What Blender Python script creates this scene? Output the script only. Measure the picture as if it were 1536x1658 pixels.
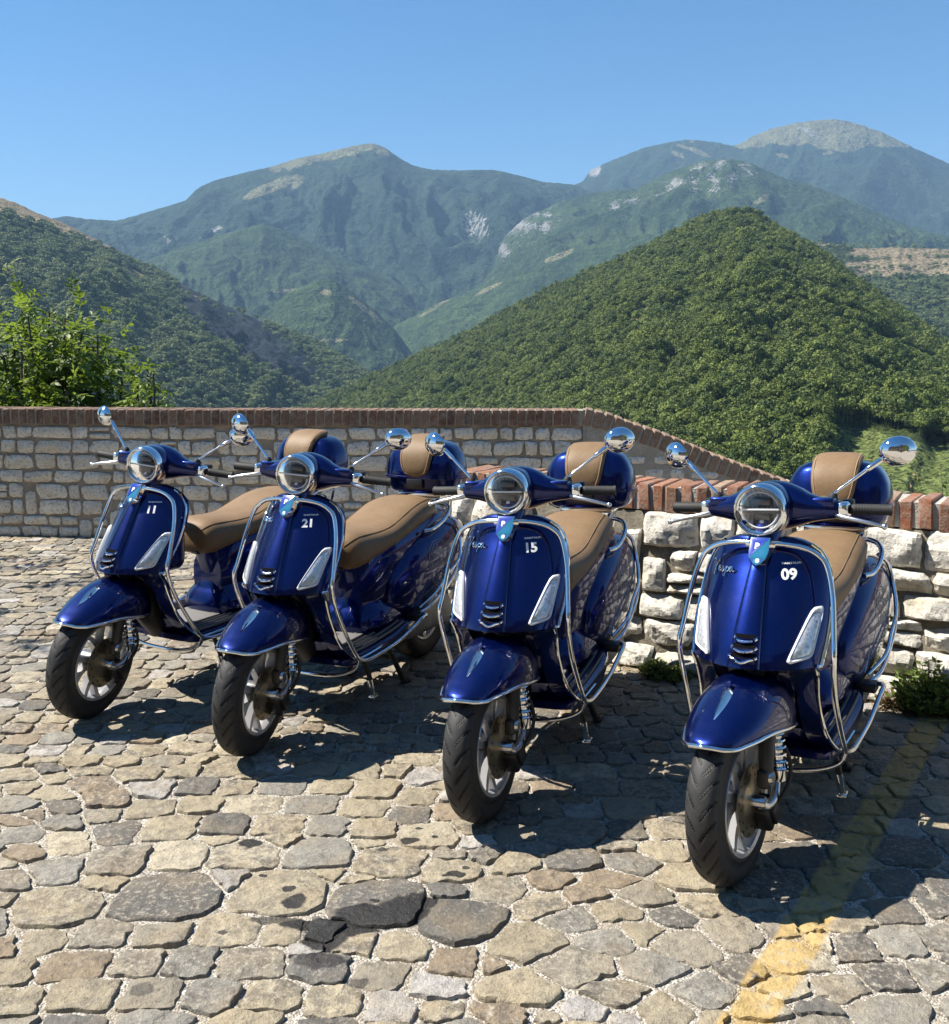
import bpy, bmesh, math, random
import numpy as np
from mathutils import Vector, Matrix, noise as mnoise

for _o in list(bpy.data.objects):
    bpy.data.objects.remove(_o, do_unlink=True)
scene = bpy.context.scene
COL = scene.collection
R = math.radians

# ------------------------------------------------------------------ camera
CAM_F, CAM_PITCH, CAM_H = 1598.4, R(8.8524), 1.3878      # focal length in photo pixels (photo is 1536 wide)
cd = bpy.data.cameras.new('camera')
cam = bpy.data.objects.new('camera', cd)
COL.objects.link(cam)
cam.location = (0, 0, CAM_H)
cam.rotation_euler = (math.pi / 2 - CAM_PITCH, 0, 0)
cd.sensor_fit = 'HORIZONTAL'
cd.sensor_width = 36.0
cd.lens = CAM_F / 1536 * 36.0
cd.clip_start = 0.05
cd.clip_end = 60000
scene.camera = cam

# ------------------------------------------------------------------ sky and sun
SUN_AZ, SUN_EL = R(-80), R(52)          # azimuth from +Y (view direction), negative = left
sun_vec = Vector((math.sin(SUN_AZ) * math.cos(SUN_EL), math.cos(SUN_AZ) * math.cos(SUN_EL), math.sin(SUN_EL)))
world = bpy.data.worlds.new('World')
scene.world = world
world.use_nodes = True
wn = world.node_tree
wn.nodes.clear()
sky = wn.nodes.new('ShaderNodeTexSky')
sky.sky_type = 'NISHITA'
sky.sun_disc = False
sky.sun_elevation = SUN_EL
sky.sun_rotation = SUN_AZ
sky.altitude = 600
sky.air_density = 1.15
sky.dust_density = 0.0
sky.ozone_density = 4.0
bg = wn.nodes.new('ShaderNodeBackground')
bg.inputs['Strength'].default_value = 0.056
wo = wn.nodes.new('ShaderNodeOutputWorld')
hs = wn.nodes.new('ShaderNodeHueSaturation')
hs.inputs['Saturation'].default_value = 1.3
wn.links.new(sky.outputs[0], hs.inputs['Color'])
wn.links.new(hs.outputs[0], bg.inputs[0])
wn.links.new(bg.outputs[0], wo.inputs[0])
sd = bpy.data.lights.new('sun', 'SUN')
sd.energy = 5.0
sd.angle = R(0.5)
sd.color = (1.0, 0.94, 0.84)
sun = bpy.data.objects.new('sun', sd)
COL.objects.link(sun)
sun.rotation_euler = sun_vec.to_track_quat('Z', 'Y').to_euler()
sun.location = (-20, 10, 30)

scene.render.engine = 'CYCLES'
scene.view_settings.view_transform = 'Standard'
scene.view_settings.look = 'None'
scene.view_settings.exposure = 1.25
scene.view_settings.gamma = 1.0
scene.view_settings.use_curve_mapping = False
scene.cycles.use_denoising = True
scene.cycles.denoiser = 'OPENIMAGEDENOISE'
scene.cycles.max_bounces = 8
scene.cycles.diffuse_bounces = 3
scene.cycles.glossy_bounces = 5
scene.cycles.transmission_bounces = 6
scene.cycles.transparent_max_bounces = 8
scene.cycles.volume_bounces = 0
scene.cycles.caustics_reflective = False
scene.cycles.caustics_refractive = False
scene.cycles.sample_clamp_indirect = 6.0

# ------------------------------------------------------------------ helpers
RNG = np.random.default_rng(7)
random.seed(7)

def ray(u, v):
    a = (u - 768) / CAM_F
    b = -(v - 829) / CAM_F
    c, s = math.cos(CAM_PITCH), math.sin(CAM_PITCH)
    return np.array([a, c + b * s, -s + b * c])

def ground_at(u, v, z=0.0):
    r = ray(u, v)
    t = (z - CAM_H) / r[2]
    return np.array([r[0] * t, r[1] * t, z])

def at_dist(u, v, d):
    r = ray(u, v)
    t = d / math.hypot(r[0], r[1])
    return np.array([0, 0, CAM_H]) + r * t

def project(P):
    P = np.asarray(P, float)
    X = P - np.array([0, 0, CAM_H])
    c, s = math.cos(CAM_PITCH), math.sin(CAM_PITCH)
    zc = X[..., 1] * c - X[..., 2] * s
    yc = X[..., 1] * s + X[..., 2] * c
    zc = np.where(np.abs(zc) < 1e-6, 1e-6, zc)
    return 768 + CAM_F * X[..., 0] / zc, 829 - CAM_F * yc / zc

def mesh(name, verts, faces, mats=None, smooth=True, sharp=None, mat_idx=None):
    me = bpy.data.meshes.new(name)
    me.from_pydata([tuple(map(float, v)) for v in verts], [], [tuple(int(i) for i in f) for f in faces])
    if mats is not None:
        for m in (mats if isinstance(mats, (list, tuple)) else [mats]):
            me.materials.append(m)
    if mat_idx is not None:
        me.polygons.foreach_set('material_index', mat_idx)
    me.polygons.foreach_set('use_smooth', [smooth] * len(me.polygons))
    me.update()
    if smooth and sharp:
        me.set_sharp_from_angle(angle=R(sharp))
    return me

def link(name, me, parent=None, loc=None):
    o = bpy.data.objects.new(name, me)
    COL.objects.link(o)
    if parent is not None:
        o.parent = parent
    if loc is not None:
        o.location = loc
    return o

def tag(o, label=None, cat=None, group=None, kind=None):
    if label: o['label'] = label
    if cat: o['category'] = cat
    if group: o['group'] = group
    if kind: o['kind'] = kind
    return o

class MB:
    """collects shapes into one mesh"""
    def __init__(s):
        s.v = []; s.f = []; s.mi = []; s.cur = 0
    def add(s, verts, faces, m=None):
        o = len(s.v)
        s.v.extend([tuple(x) for x in verts])
        for f in faces:
            s.f.append(tuple(i + o for i in f))
            s.mi.append(s.cur if m is None else m)
        return s
    def mesh(s, name, mats, smooth=True, sharp=40):
        return mesh(name, s.v, s.f, mats, smooth, sharp, s.mi)

def catmull(pts, n):
    """n samples per segment through the points (any dimension), ends included"""
    P = np.asarray(pts, float)
    P = np.vstack([2 * P[0] - P[1], P, 2 * P[-1] - P[-2]])
    out = []
    for i in range(1, len(P) - 2):
        p0, p1, p2, p3 = P[i - 1], P[i], P[i + 1], P[i + 2]
        for k in range(n):
            t = k / n
            out.append(0.5 * ((2 * p1) + (-p0 + p2) * t + (2 * p0 - 5 * p1 + 4 * p2 - p3) * t * t + (-p0 + 3 * p1 - 3 * p2 + p3) * t ** 3))
    out.append(P[-2])
    return np.array(out)

def loft(rings, closed=True, cap0=True, cap1=True):
    n = len(rings[0]); v = []; f = []
    for r in rings: v.extend(np.asarray(r, float))
    for i in range(len(rings) - 1):
        a, b = i * n, (i + 1) * n
        for k in range(n if closed else n - 1):
            k2 = (k + 1) % n
            f.append((a + k, a + k2, b + k2, b + k))
    if closed and cap0:
        c = len(v); v.append(np.mean(rings[0], axis=0))
        for k in range(n): f.append((c, (k + 1) % n, k))
    if closed and cap1:
        c = len(v); v.append(np.mean(rings[-1], axis=0)); a = (len(rings) - 1) * n
        for k in range(n): f.append((c, a + k, a + (k + 1) % n))
    return v, f

def tube(path, r, n=10, smooth=6, closed=False):
    P = np.asarray(path, float)
    rr = np.full(len(P), r, float) if np.isscalar(r) else np.asarray(r, float)
    if closed:
        P = np.vstack([P, P[:1]]); rr = np.append(rr, rr[0])
    if smooth:
        Q = catmull(np.column_stack([P, rr]), smooth)
        P, rr = Q[:, :3], Q[:, 3]
    T = np.gradient(P, axis=0)
    T /= np.linalg.norm(T, axis=1)[:, None] + 1e-12
    up = np.array([0, 0, 1.0]) if abs(T[0][2]) < .9 else np.array([1.0, 0, 0])
    N = np.cross(T[0], up); N /= np.linalg.norm(N)
    rings = []
    for i in range(len(P)):
        N = N - T[i] * np.dot(N, T[i]); N /= np.linalg.norm(N) + 1e-12
        B = np.cross(T[i], N)
        a = np.linspace(0, 2 * math.pi, n, endpoint=False)
        rings.append(P[i] + rr[i] * (np.cos(a)[:, None] * N + np.sin(a)[:, None] * B))
    return loft(rings)

def lathe(prof, n=32, axis='y', center=(0, 0, 0), cap=False):
    """prof: (radius, height along axis)"""
    prof = np.asarray(prof, float)
    a = np.linspace(0, 2 * math.pi, n, endpoint=False)
    rings = []
    for r, h in prof:
        c, s = r * np.cos(a), r * np.sin(a)
        hh = np.full(n, h)
        if axis == 'y': ring = np.column_stack([s, hh, c])
        elif axis == 'x': ring = np.column_stack([hh, c, s])
        else: ring = np.column_stack([c, s, hh])
        rings.append(ring + np.array(center))
    return loft(rings, cap0=cap and prof[0][0] > 1e-6, cap1=cap and prof[-1][0] > 1e-6)

def rbox(c, h, r=0.2, n=3, rot=None):
    """rounded box as a superellipsoid-like grid; c centre, h half sizes"""
    bm = bmesh.new()
    bmesh.ops.create_cube(bm, size=2)
    for v in bm.verts: v.co = Vector((v.co.x * h[0], v.co.y * h[1], v.co.z * h[2]))
    if r > 0:
        bmesh.ops.bevel(bm, geom=bm.edges[:], offset=r * min(h), segments=n, profile=0.5, affect='EDGES')
    M = rot or Matrix.Identity(3)
    v = [tuple(M @ x.co + Vector(c)) for x in bm.verts]
    bm.verts.index_update()
    f = [tuple(x.index for x in p.verts) for p in bm.faces]
    bm.free()
    return v, f

def super_ellipsoid(c, h, e1=0.6, e2=0.6, nu=28, nv=16):
    def sp(x, e): return np.sign(x) * np.abs(x) ** e
    rings = []
    for i in range(nv + 1):
        phi = -math.pi / 2 + math.pi * i / nv
        phi = max(-math.pi / 2 + 1e-3, min(math.pi / 2 - 1e-3, phi))
        th = np.linspace(0, 2 * math.pi, nu, endpoint=False)
        rings.append(np.column_stack([h[0] * sp(np.cos(th), e2) * abs(math.cos(phi)) ** e1 + c[0],
                                      h[1] * sp(np.sin(th), e2) * abs(math.cos(phi)) ** e1 + c[1],
                                      np.full(nu, h[2] * math.copysign(abs(math.sin(phi)) ** e1, phi) + c[2])]))
    return loft(rings)

# vectorised gradient noise
_perm = np.random.default_rng(11).permutation(256)
_perm = np.concatenate([_perm, _perm, _perm])
_ang = np.random.default_rng(12).uniform(0, 2 * np.pi, 256)
_gx, _gy = np.cos(_ang), np.sin(_ang)
def perlin(x, y):
    x = np.asarray(x, float); y = np.asarray(y, float)
    xi = np.floor(x).astype(int); yi = np.floor(y).astype(int)
    xf = x - xi; yf = y - yi
    xi &= 255; yi &= 255
    u = xf ** 3 * (xf * (xf * 6 - 15) + 10); w = yf ** 3 * (yf * (yf * 6 - 15) + 10)
    def g(ix, iy, fx, fy):
        h = _perm[_perm[ix & 255] + (iy & 255)]
        return _gx[h] * fx + _gy[h] * fy
    a = g(xi, yi, xf, yf); b = g(xi + 1, yi, xf - 1, yf)
    c = g(xi, yi + 1, xf, yf - 1); d = g(xi + 1, yi + 1, xf - 1, yf - 1)
    return (a + u * (b - a)) + w * ((c + u * (d - c)) - (a + u * (b - a)))
def fbm(x, y, o=5, gain=.5):
    s = 0; a = 1.0
    for k in range(o):
        s = s + a * perlin(x * 2 ** k + 17.3 * k, y * 2 ** k + 9.1 * k); a *= gain
    return s
def ridged(x, y, o=5, gain=.5):
    s = 0; a = 1.0; n = 0
    for k in range(o):
        s = s + a * (1 - 2 * np.abs(perlin(x * 2 ** k + 31.7 * k, y * 2 ** k + 5.3 * k))); n += a; a *= gain
    return s / n

# ------------------------------------------------------------------ materials
class NT:
    """short node-tree builder"""
    def __init__(s, name):
        s.m = bpy.data.materials.new(name); s.m.use_nodes = True
        s.t = s.m.node_tree; s.t.nodes.clear()
        s.out = s.t.nodes.new('ShaderNodeOutputMaterial')
    def n(s, typ, props=None, **ins):
        x = s.t.nodes.new(typ)
        for k, v in (props or {}).items(): setattr(x, k, v)
        for k, v in ins.items():
            s.set(x, k, v)
        return x
    def set(s, x, k, v):
        key = int(k[1:]) if k[0] == '_' and k[1:].isdigit() else k.replace('_', ' ')
        i = x.inputs[key]
        if hasattr(v, 'is_output') or hasattr(v, 'links'): s.t.links.new(v, i)
        elif isinstance(v, (tuple, list)) and len(v) == 3 and i.type == 'RGBA': i.default_value = (*v, 1)
        else: i.default_value = v
    def noise(s, scale, detail=4, rough=.55, vec=None, dist=0, dim='3D'):
        x = s.n('ShaderNodeTexNoise', {'noise_dimensions': dim}, Scale=scale, Detail=detail, Roughness=rough, Distortion=dist)
        if vec is not None: s.t.links.new(vec, x.inputs['Vector'])
        return x.outputs['Fac']
    def ramp(s, fac, stops, interp='LINEAR'):
        x = s.n('ShaderNodeValToRGB'); s.t.links.new(fac, x.inputs[0])
        cr = x.color_ramp; cr.interpolation = interp
        while len(cr.elements) < len(stops): cr.elements.new(.5)
        for e, (p, c) in zip(cr.elements, stops):
            e.position = p
            e.color = (c, c, c, 1) if np.isscalar(c) else (*c, 1)
        return x.outputs[0]
    def mix(s, fac, a, b, blend='MIX'):
        x = s.n('ShaderNodeMix', {'data_type': 'RGBA', 'blend_type': blend})
        for i, v in ((0, fac), (6, a), (7, b)):
            if hasattr(v, 'is_output'): s.t.links.new(v, x.inputs[i])
            elif isinstance(v, (tuple, list)): x.inputs[i].default_value = (*v, 1)
            else: x.inputs[i].default_value = v
        return x.outputs[2]
    def math(s, op, a, b=0.0, c=0.0, clamp=False):
        x = s.n('ShaderNodeMath', {'operation': op, 'use_clamp': clamp})
        for i, v in enumerate((a, b, c)):
            if hasattr(v, 'is_output'): s.t.links.new(v, x.inputs[i])
            else: x.inputs[i].default_value = v
        return x.outputs[0]
    def bump(s, h, strength=.5, dist=.01, normal=None):
        x = s.n('ShaderNodeBump', None, Strength=strength, Distance=dist, Height=h)
        if normal is not None: s.t.links.new(normal, x.inputs['Normal'])
        return x.outputs[0]
    def pos(s): return s.n('ShaderNodeNewGeometry').outputs['Position']
    def obj(s): return s.n('ShaderNodeTexCoord').outputs['Object']
    def attr(s, name, kind='GEOMETRY'):
        return s.n('ShaderNodeAttribute', {'attribute_name': name, 'attribute_type': kind})
    def bsdf(s, **k):
        b = s.n('ShaderNodeBsdfPrincipled')
        for kk, v in k.items(): s.set(b, kk, v)
        s.t.links.new(b.outputs[0], s.out.inputs[0])
        return b

def simple(name, col, rough=.5, metal=0.0, **k):
    t = NT(name)
    t.bsdf(Base_Color=col, Roughness=rough, Metallic=metal, **k)
    return t.m
# ------------------------------------------------------------------ far terrain
def terrain_mat(name, forest_a, forest_b, grass, rock, tree_scale, bump_d, patch_scale):
    t = NT(name)
    p = t.pos()
    n1 = t.noise(tree_scale, 3, .6, p)
    n2 = t.noise(patch_scale, 5, .6, p)
    n3 = t.noise(tree_scale * .22, 4, .6, p)
    f = t.mix(t.ramp(n2, [(.38, 0), (.62, 1)]), forest_a, forest_b)
    f = t.mix(t.ramp(n1, [(.36, .75), (.66, 0)]), f, tuple(c * .45 for c in forest_a))
    f = t.mix(t.ramp(n3, [(.45, 0), (.75, .5)]), f, tuple(min(1, c * 1.5) for c in forest_b))
    gr = t.math('ADD', t.attr('m_grass').outputs['Fac'], t.math('MULTIPLY', t.math('SUBTRACT', n3, .5), .9))
    nf = t.noise(tree_scale * 3.2, 3, .65, p)
    st_ = t.n('ShaderNodeMapping', None); st_.inputs['Scale'].default_value = (1, 1, .22); t.t.links.new(p, st_.inputs['Vector'])
    nst = t.noise(tree_scale * 1.6, 4, .65, st_.outputs[0])
    rk = t.math('ADD', t.attr('m_rock').outputs['Fac'], t.math('ADD', t.math('MULTIPLY', t.math('SUBTRACT', nst, .5), 2.2), t.math('MULTIPLY', t.math('SUBTRACT', nf, .5), .9)))
    gcol = t.mix(t.ramp(n1, [(.3, 0), (.7, 1)]), tuple(c * .75 for c in grass), grass)
    c = t.mix(t.ramp(gr, [(.42, 0), (.58, 1)]), f, gcol)
    rcol = t.mix(t.ramp(n3, [(.35, 0), (.65, 1)]), tuple(c_ * .55 for c_ in rock), rock)
    c = t.mix(t.ramp(nf, [(.40, .9), (.58, 0)]), c, tuple(q * .35 for q in forest_a))
    c = t.mix(t.ramp(rk, [(.45, 0), (.6, 1)]), c, rcol)
    b = t.bump(n1, 1.0, bump_d * 1.6)
    b = t.bump(n3, .9, bump_d * 5, b); b = t.bump(nf, 1.0, bump_d * .45, b)
    t.bsdf(Base_Color=c, Roughness=.95, Normal=b, Specular_IOR_Level=.1)
    return t.m

def blob(u, v, cu, cv, ru, rv, ang=0):
    a = R(ang); du, dv = u - cu, v - cv
    x = (du * math.cos(a) + dv * math.sin(a)) / ru
    y = (-du * math.sin(a) + dv * math.cos(a)) / rv
    return np.clip(1.25 - (x * x + y * y) * .75, 0, 1)

def ridge_sheet(name, ridge, foot, nu, nv, mat, amp, gul, back, masks=None, zmin=-112, lump=0.0, seed=0, conv=1.0):
    """a hillside that really rises from its foot line to its crest and falls away behind it"""
    rd = np.array(ridge, float); ft = np.array(foot, float)
    us = np.linspace(rd[0, 0], rd[-1, 0], nu)
    vr = np.interp(us, rd[:, 0], rd[:, 1]); dr = np.interp(us, rd[:, 0], rd[:, 2])
    vf = np.interp(us, ft[:, 0], ft[:, 1]); df = np.interp(us, ft[:, 0], ft[:, 2])
    Rg = np.array([at_dist(u, v, d) for u, v, d in zip(us, vr, dr)])
    Fo = np.array([at_dist(u, v, d) for u, v, d in zip(us, vf, df)])
    ts = np.linspace(0, 1, nv)
    P = np.zeros((nu, nv + 8, 3))
    for j, t in enumerate(ts):
        P[:, j, :2] = Fo[:, :2] + (Rg[:, :2] - Fo[:, :2]) * t
        P[:, j, 2] = Fo[:, 2] + (Rg[:, 2] - Fo[:, 2]) * (t ** conv)
    T = np.broadcast_to(ts, (nu, nv))
    X, Y = P[:, :nv, 0], P[:, :nv, 1]
    w = np.clip(4 * T * (1 - T), 0, 1) ** .8 * (1 - T * .4)
    size = np.abs(dr - df).mean()
    gu = (us - us[0])[:, None] / 1598 * dr.mean() / gul
    wob = fbm(X / (gul * 2.2) + seed, Y / (gul * 2.2), 3) * 1.1
    g = ridged(gu + wob + seed * 3.1 + T * .5, T * .9 + wob * .6 + seed, 5, .55)
    P[:, :nv, 2] += w * amp * (g - .35) * 1.3 + w * amp * .35 * fbm(X / gul * 2.5, Y / gul * 2.5, 5)
    # the crest itself is uneven
    lumpn = fbm(us / 9.0 + seed, us * 0 + seed, 4) * lump
    P[:, :nv, 2] += lumpn[:, None] * T ** 6
    for k in range(8):
        s = (k + 1) / 8
        P[:, nv + k, :2] = Rg[:, :2] * (1 + back / np.hypot(Rg[:, 0], Rg[:, 1])[:, None] * s)
        P[:, nv + k, 2] = P[:, nv - 1, 2] + (np.minimum(Fo[:, 2], -40) - P[:, nv - 1, 2]) * (s * s * .4 + s * .6)
    # beyond the frame the hill runs down into the valley instead of ending in a cliff
    def ease(x): x = np.clip(x, 0, 1); return x * x * (3 - 2 * x)
    we = np.ones(nu)
    if us[0] < -50: we = we * ease((us - us[0]) / (-60 - us[0]))
    if us[-1] > 1590: we = we * ease((us[-1] - us) / (us[-1] - 1590))
    P[..., 2] = zmin + (P[..., 2] - zmin) * we[:, None]
    P[..., 2] = np.maximum(P[..., 2], zmin + 2)
    n2 = nv + 8
    idx = np.arange(nu * n2).reshape(nu, n2)
    F = np.stack([idx[:-1, :-1], idx[1:, :-1], idx[1:, 1:], idx[:-1, 1:]], -1).reshape(-1, 4)
    me = mesh(name, P.reshape(-1, 3), F, mat, True)
    up, vp = project(P)
    mk = masks(up, vp, P) if masks else {}
    for nm in ('m_grass', 'm_rock'):
        a = me.attributes.new(nm, 'FLOAT', 'POINT')
        a.data.foreach_set('value', np.asarray(mk.get(nm, np.zeros(P.shape[:2])), float).ravel())
    return me, P, nv, (up, vp)

def D(pts, d): return [(u, v, d) for u, v in pts]
G = {}
M_far = terrain_mat('far_mountain_cover', (.020, .042, .026), (.042, .070, .036), (.21, .20, .105), (.27, .265, .25), .035, 9, .0016)
M_mid = terrain_mat('mid_mountain_cover', (.028, .054, .022), (.070, .105, .034), (.24, .22, .12), (.27, .265, .25), .05, 7, .003)
M_left = terrain_mat('left_hill_cover', (.045, .075, .030), (.075, .105, .04), (.33, .25, .15), (.018, .024, .032), .10, 3, .008)  # rock colour here is the cliff's bluish shadow, painted in
M_near = terrain_mat('near_hill_cover', (.030, .048, .014), (.055, .075, .022), (.150, .185, .058), (.30, .25, .16), .20, 1.5, .012)
M_terr = terrain_mat('terrace_cover', (.035, .055, .022), (.06, .08, .03), (.27, .215, .14), (.30, .25, .17), .06, 2, .012)

def mk_a(u, v, P):
    g = np.clip((u - 1185) / 14, 0, 1) * np.clip((236 + 10 * perlin(u / 23, v / 23) + 8 * perlin(u / 7, v / 7) - v) / 10 + .5, 0, 1)
    g = np.maximum(g, blob(u, v, 1360, 222, 48, 24))
    for cu, cv, ru, rv, an in ((1098, 251, 13, 4, 25), (1130, 246, 22, 4, 22), (1112, 240, 20, 2.5, 18), (1200, 235, 14, 6, 5), (1268, 252, 11, 3, 12), (1340, 248, 9, 3, -8), (1120, 228, 4, 4, 0)):
        g = np.maximum(g, blob(u, v, cu, cv, ru, rv, an))
    r = np.maximum(blob(u, v, 962, 275, 12, 9, -60), blob(u, v, 1310, 215, 20, 6, 30) * .6)
    return {'m_grass': g, 'm_rock': r}
me, *_ = ridge_sheet('far_mountain', D([(600, 470), (780, 380), (880, 318), (930, 300), (945, 292), (955, 276), (985, 262), (1040, 240), (1075, 232), (1110, 226), (1150, 229), (1185, 236), (1200, 232), (1215, 222), (1250, 208), (1290, 199), (1320, 195), (1350, 193), (1380, 198), (1430, 215), (1480, 240), (1536, 265), (1650, 310), (1900, 400)], 6800),
    D([(600, 520), (1900, 520)], 4900), 420, 110, M_far, 170, 560, 1500, mk_a, lump=7, seed=1)
tag(link('far_mountain', me), 'blue hazy massif with bare pale summit at upper right', 'mountain', kind='structure')

def mk_b(u, v, P):
    rv = np.interp(u, [300, 345, 440, 520, 605, 640, 668], [325, 293, 270, 249, 232, 250, 268])
    g = np.clip((rv + 16 + 9 * perlin(u / 15, v / 15) - v) / 9, 0, 1) * np.clip((u - 425) / 20, 0, 1) * np.clip((640 - u) / 20, 0, 1)
    g = np.maximum(g, blob(u, v, 440, 303, 48, 9, -22)); g = np.maximum(g, blob(u, v, 482, 296, 16, 5, -45))
    r = np.maximum(blob(u, v, 345, 374, 20, 4, -28) * .62, blob(u, v, 270, 388, 10, 8, 0) * .5)
    r = np.maximum(r, blob(u, v, 770, 365, 28, 24, 40) * .48); r = np.maximum(r, blob(u, v, 820, 400, 16, 30, 20) * .46)
    return {'m_grass': g, 'm_rock': r}
me, *_ = ridge_sheet('peaked_mountain', D([(-500, 470), (-100, 400), (60, 362), (105, 350), (150, 356), (190, 358), (240, 343), (300, 325), (320, 305), (345, 293), (390, 281), (440, 270), (480, 257), (520, 249), (560, 239), (590, 233), (605, 232), (625, 240), (645, 255), (668, 268), (700, 275), (750, 276), (800, 275), (840, 284), (880, 295), (930, 299), (1000, 330), (1060, 370), (1150, 430)], 5600),
    D([(-500, 560), (400, 575), (700, 560), (1150, 545)], 3700), 440, 150, M_far, 215, 480, 1500, mk_b, lump=5, seed=4)
tag(link('peaked_mountain', me), 'blue green mountain with grassy pointed peak left of the middle', 'mountain', kind='structure')

def mk_c(u, v, P):
    n = fbm(u / 26, v / 18, 4)
    r = blob(u, v, 1150, 285, 75, 30, -8) * (.30 + n * .85)
    r = np.maximum(r, blob(u, v, 860, 366, 52, 26, -30) * (.36 + n * .85))
    r = np.maximum(r, blob(u, v, 1005, 330, 32, 9, -18) * (.38 + n * .75))
    r = np.maximum(r, blob(u, v, 1085, 303, 50, 6, -30) * (.44 + n * .7))
    r = np.maximum(r, blob(u, v, 815, 405, 10, 14, -20) * .7)
    g = blob(u, v, 912, 412, 20, 5, -25)
    g = np.maximum(g, blob(u, v, 1225, 330, 40, 6, -40) * .55)
    return {'m_rock': r, 'm_grass': g}
me, *_ = ridge_sheet('rocky_spur', D([(480, 680), (560, 612), (640, 562), (720, 505), (780, 445), (800, 420), (815, 385), (850, 352), (900, 330), (960, 312), (1030, 305), (1080, 280), (1130, 262), (1175, 257), (1210, 262), (1260, 285), (1330, 305), (1400, 335), (1470, 365), (1536, 385), (1700, 430), (1900, 470)], 4400),
    [(480, 700, 3400), (700, 600, 3200), (1000, 520, 3000), (1900, 520, 2900)], 420, 130, M_mid, 120, 320, 900, mk_c, lump=6, seed=7)
tag(link('rocky_spur', me), 'forested mountain spur with pale rock outcrops behind the nearer hill', 'mountain', kind='structure')

def mk_e(u, v, P):
    g = blob(u, v, 470, 470, 40, 3, -4) * .8
    g = np.maximum(g, blob(u, v, 410, 395, 45, 8, -30) * .35)
    return {'m_grass': g}
me, *_ = ridge_sheet('valley_spur', D([(60, 520), (150, 462), (230, 425), (290, 402), (360, 380), (425, 362), (470, 376), (520, 402), (580, 428), (650, 462), (690, 490), (730, 530), (780, 575)], 4100),
    D([(60, 640), (780, 640)], 3000), 300, 110, M_mid, 95, 260, 700, mk_e, lump=4, seed=12)
tag(link('valley_spur', me), 'wooded spur running down to the valley below the peaked mountain', 'hill', kind='structure')

def mk_d(u, v, P):
    g = np.maximum(blob(u, v, 905, 414, 24, 6, -22), blob(u, v, 790, 468, 30, 4, -25) * .6)
    g = np.maximum(g, blob(u, v, 700, 500, 40, 4, -30) * .5)
    return {'m_grass': g}
me, *_ = ridge_sheet('wooded_slope', D([(480, 690), (545, 592), (590, 558), (640, 527), (700, 495), (770, 467), (830, 440), (900, 412), (960, 395), (1020, 382), (1100, 375), (1200, 400), (1400, 470)], 3500),
    D([(480, 720), (1400, 640)], 2600), 300, 90, M_mid, 60, 220, 600, mk_d, lump=4, seed=15)
tag(link('wooded_slope', me), 'long wooded slope rising to the right out of the valley', 'hill', kind='structure')

def mk_f(u, v, P):
    g = blob(u, v, 590, 500, 36, 4, 38)
    g = np.maximum(g, blob(u, v, 527, 473, 9, 5, 0)); g = np.maximum(g, blob(u, v, 540, 551, 24, 3, 0))
    return {'m_grass': g}
me, *_ = ridge_sheet('valley_knoll', D([(330, 620), (400, 535), (430, 505), (470, 472), (510, 455), (535, 452), (570, 472), (610, 505), (640, 535), (680, 590)], 3000),
    D([(330, 660), (680, 640)], 2500), 200, 70, M_mid, 45, 150, 500, mk_f, lump=3, seed=18)
tag(link('valley_knoll', me), 'small rounded wooded knoll in the middle of the valley', 'hill', kind='structure')

def mk_t(u, v, P):
    n = perlin(u / 18, v / 6)
    inside = np.clip((u - 1330) / 60, 0, 1) * np.clip((v - 396) / 6, 0, 1) * np.clip((455 + n * 12 - v) / 10, 0, 1)
    stripe = .5 + .5 * np.sin((v + (u - 1400) * .03 + n * 3) / 2.7)
    g = inside * (.55 + .45 * stripe) * (.9 + .3 * fbm(u / 30, v / 12, 3))
    g = np.maximum(g, blob(u, v, 1350, 396, 30, 4, 0) * .7)
    return {'m_grass': g}
me, Pt, nvt, (ut, vt) = ridge_sheet('terraced_hill', D([(1150, 440), (1250, 405), (1300, 396), (1330, 392), (1360, 398), (1400, 402), (1450, 400), (1536, 404), (1700, 402), (1900, 420)], 2100),
    D([(1150, 640), (1900, 640)], 1300), 240, 100, M_terr, 30, 160, 500, mk_t, lump=3, seed=21)
tag(link('terraced_hill', me), 'brown terraced fields on a hill at the right edge', 'hill', kind='structure')

def cliff_shade_mask(u, v):  # where the cliff lies in shadow, painted dark through the rock colour
    return np.clip(blob(u, v, 400, 545, 150, 36, 32) * 1.3 * (.75 + .6 * fbm(u / 20, v / 14, 3)), 0, 1)
def mk_l(u, v, P):
    rv = np.interp(u, [-400, 0, 60, 130, 230, 330, 430], [200, 320, 345, 375, 428, 478, 525])
    wd = np.interp(u, [-300, 0, 60, 130, 190, 260], [36, 24, 20, 15, 9, 2])
    g = np.clip((rv + wd + 5 * perlin(u / 11, v / 11) - v) / 5, 0, 1)
    g = np.maximum(g, blob(u, v, 212, 442, 32, 6, 22)); g = np.maximum(g, blob(u, v, 300, 465, 50, 5, 36) * .75)
    g = np.maximum(g, blob(u, v, 355, 497, 40, 4, 36) * .7); g = np.maximum(g, blob(u, v, 268, 522, 9, 7, 0))
    g = np.maximum(g, blob(u, v, 265, 440, 8, 4, 40) * .8)
    return {'m_grass': g, 'm_rock': cliff_shade_mask(u, v)}
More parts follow.
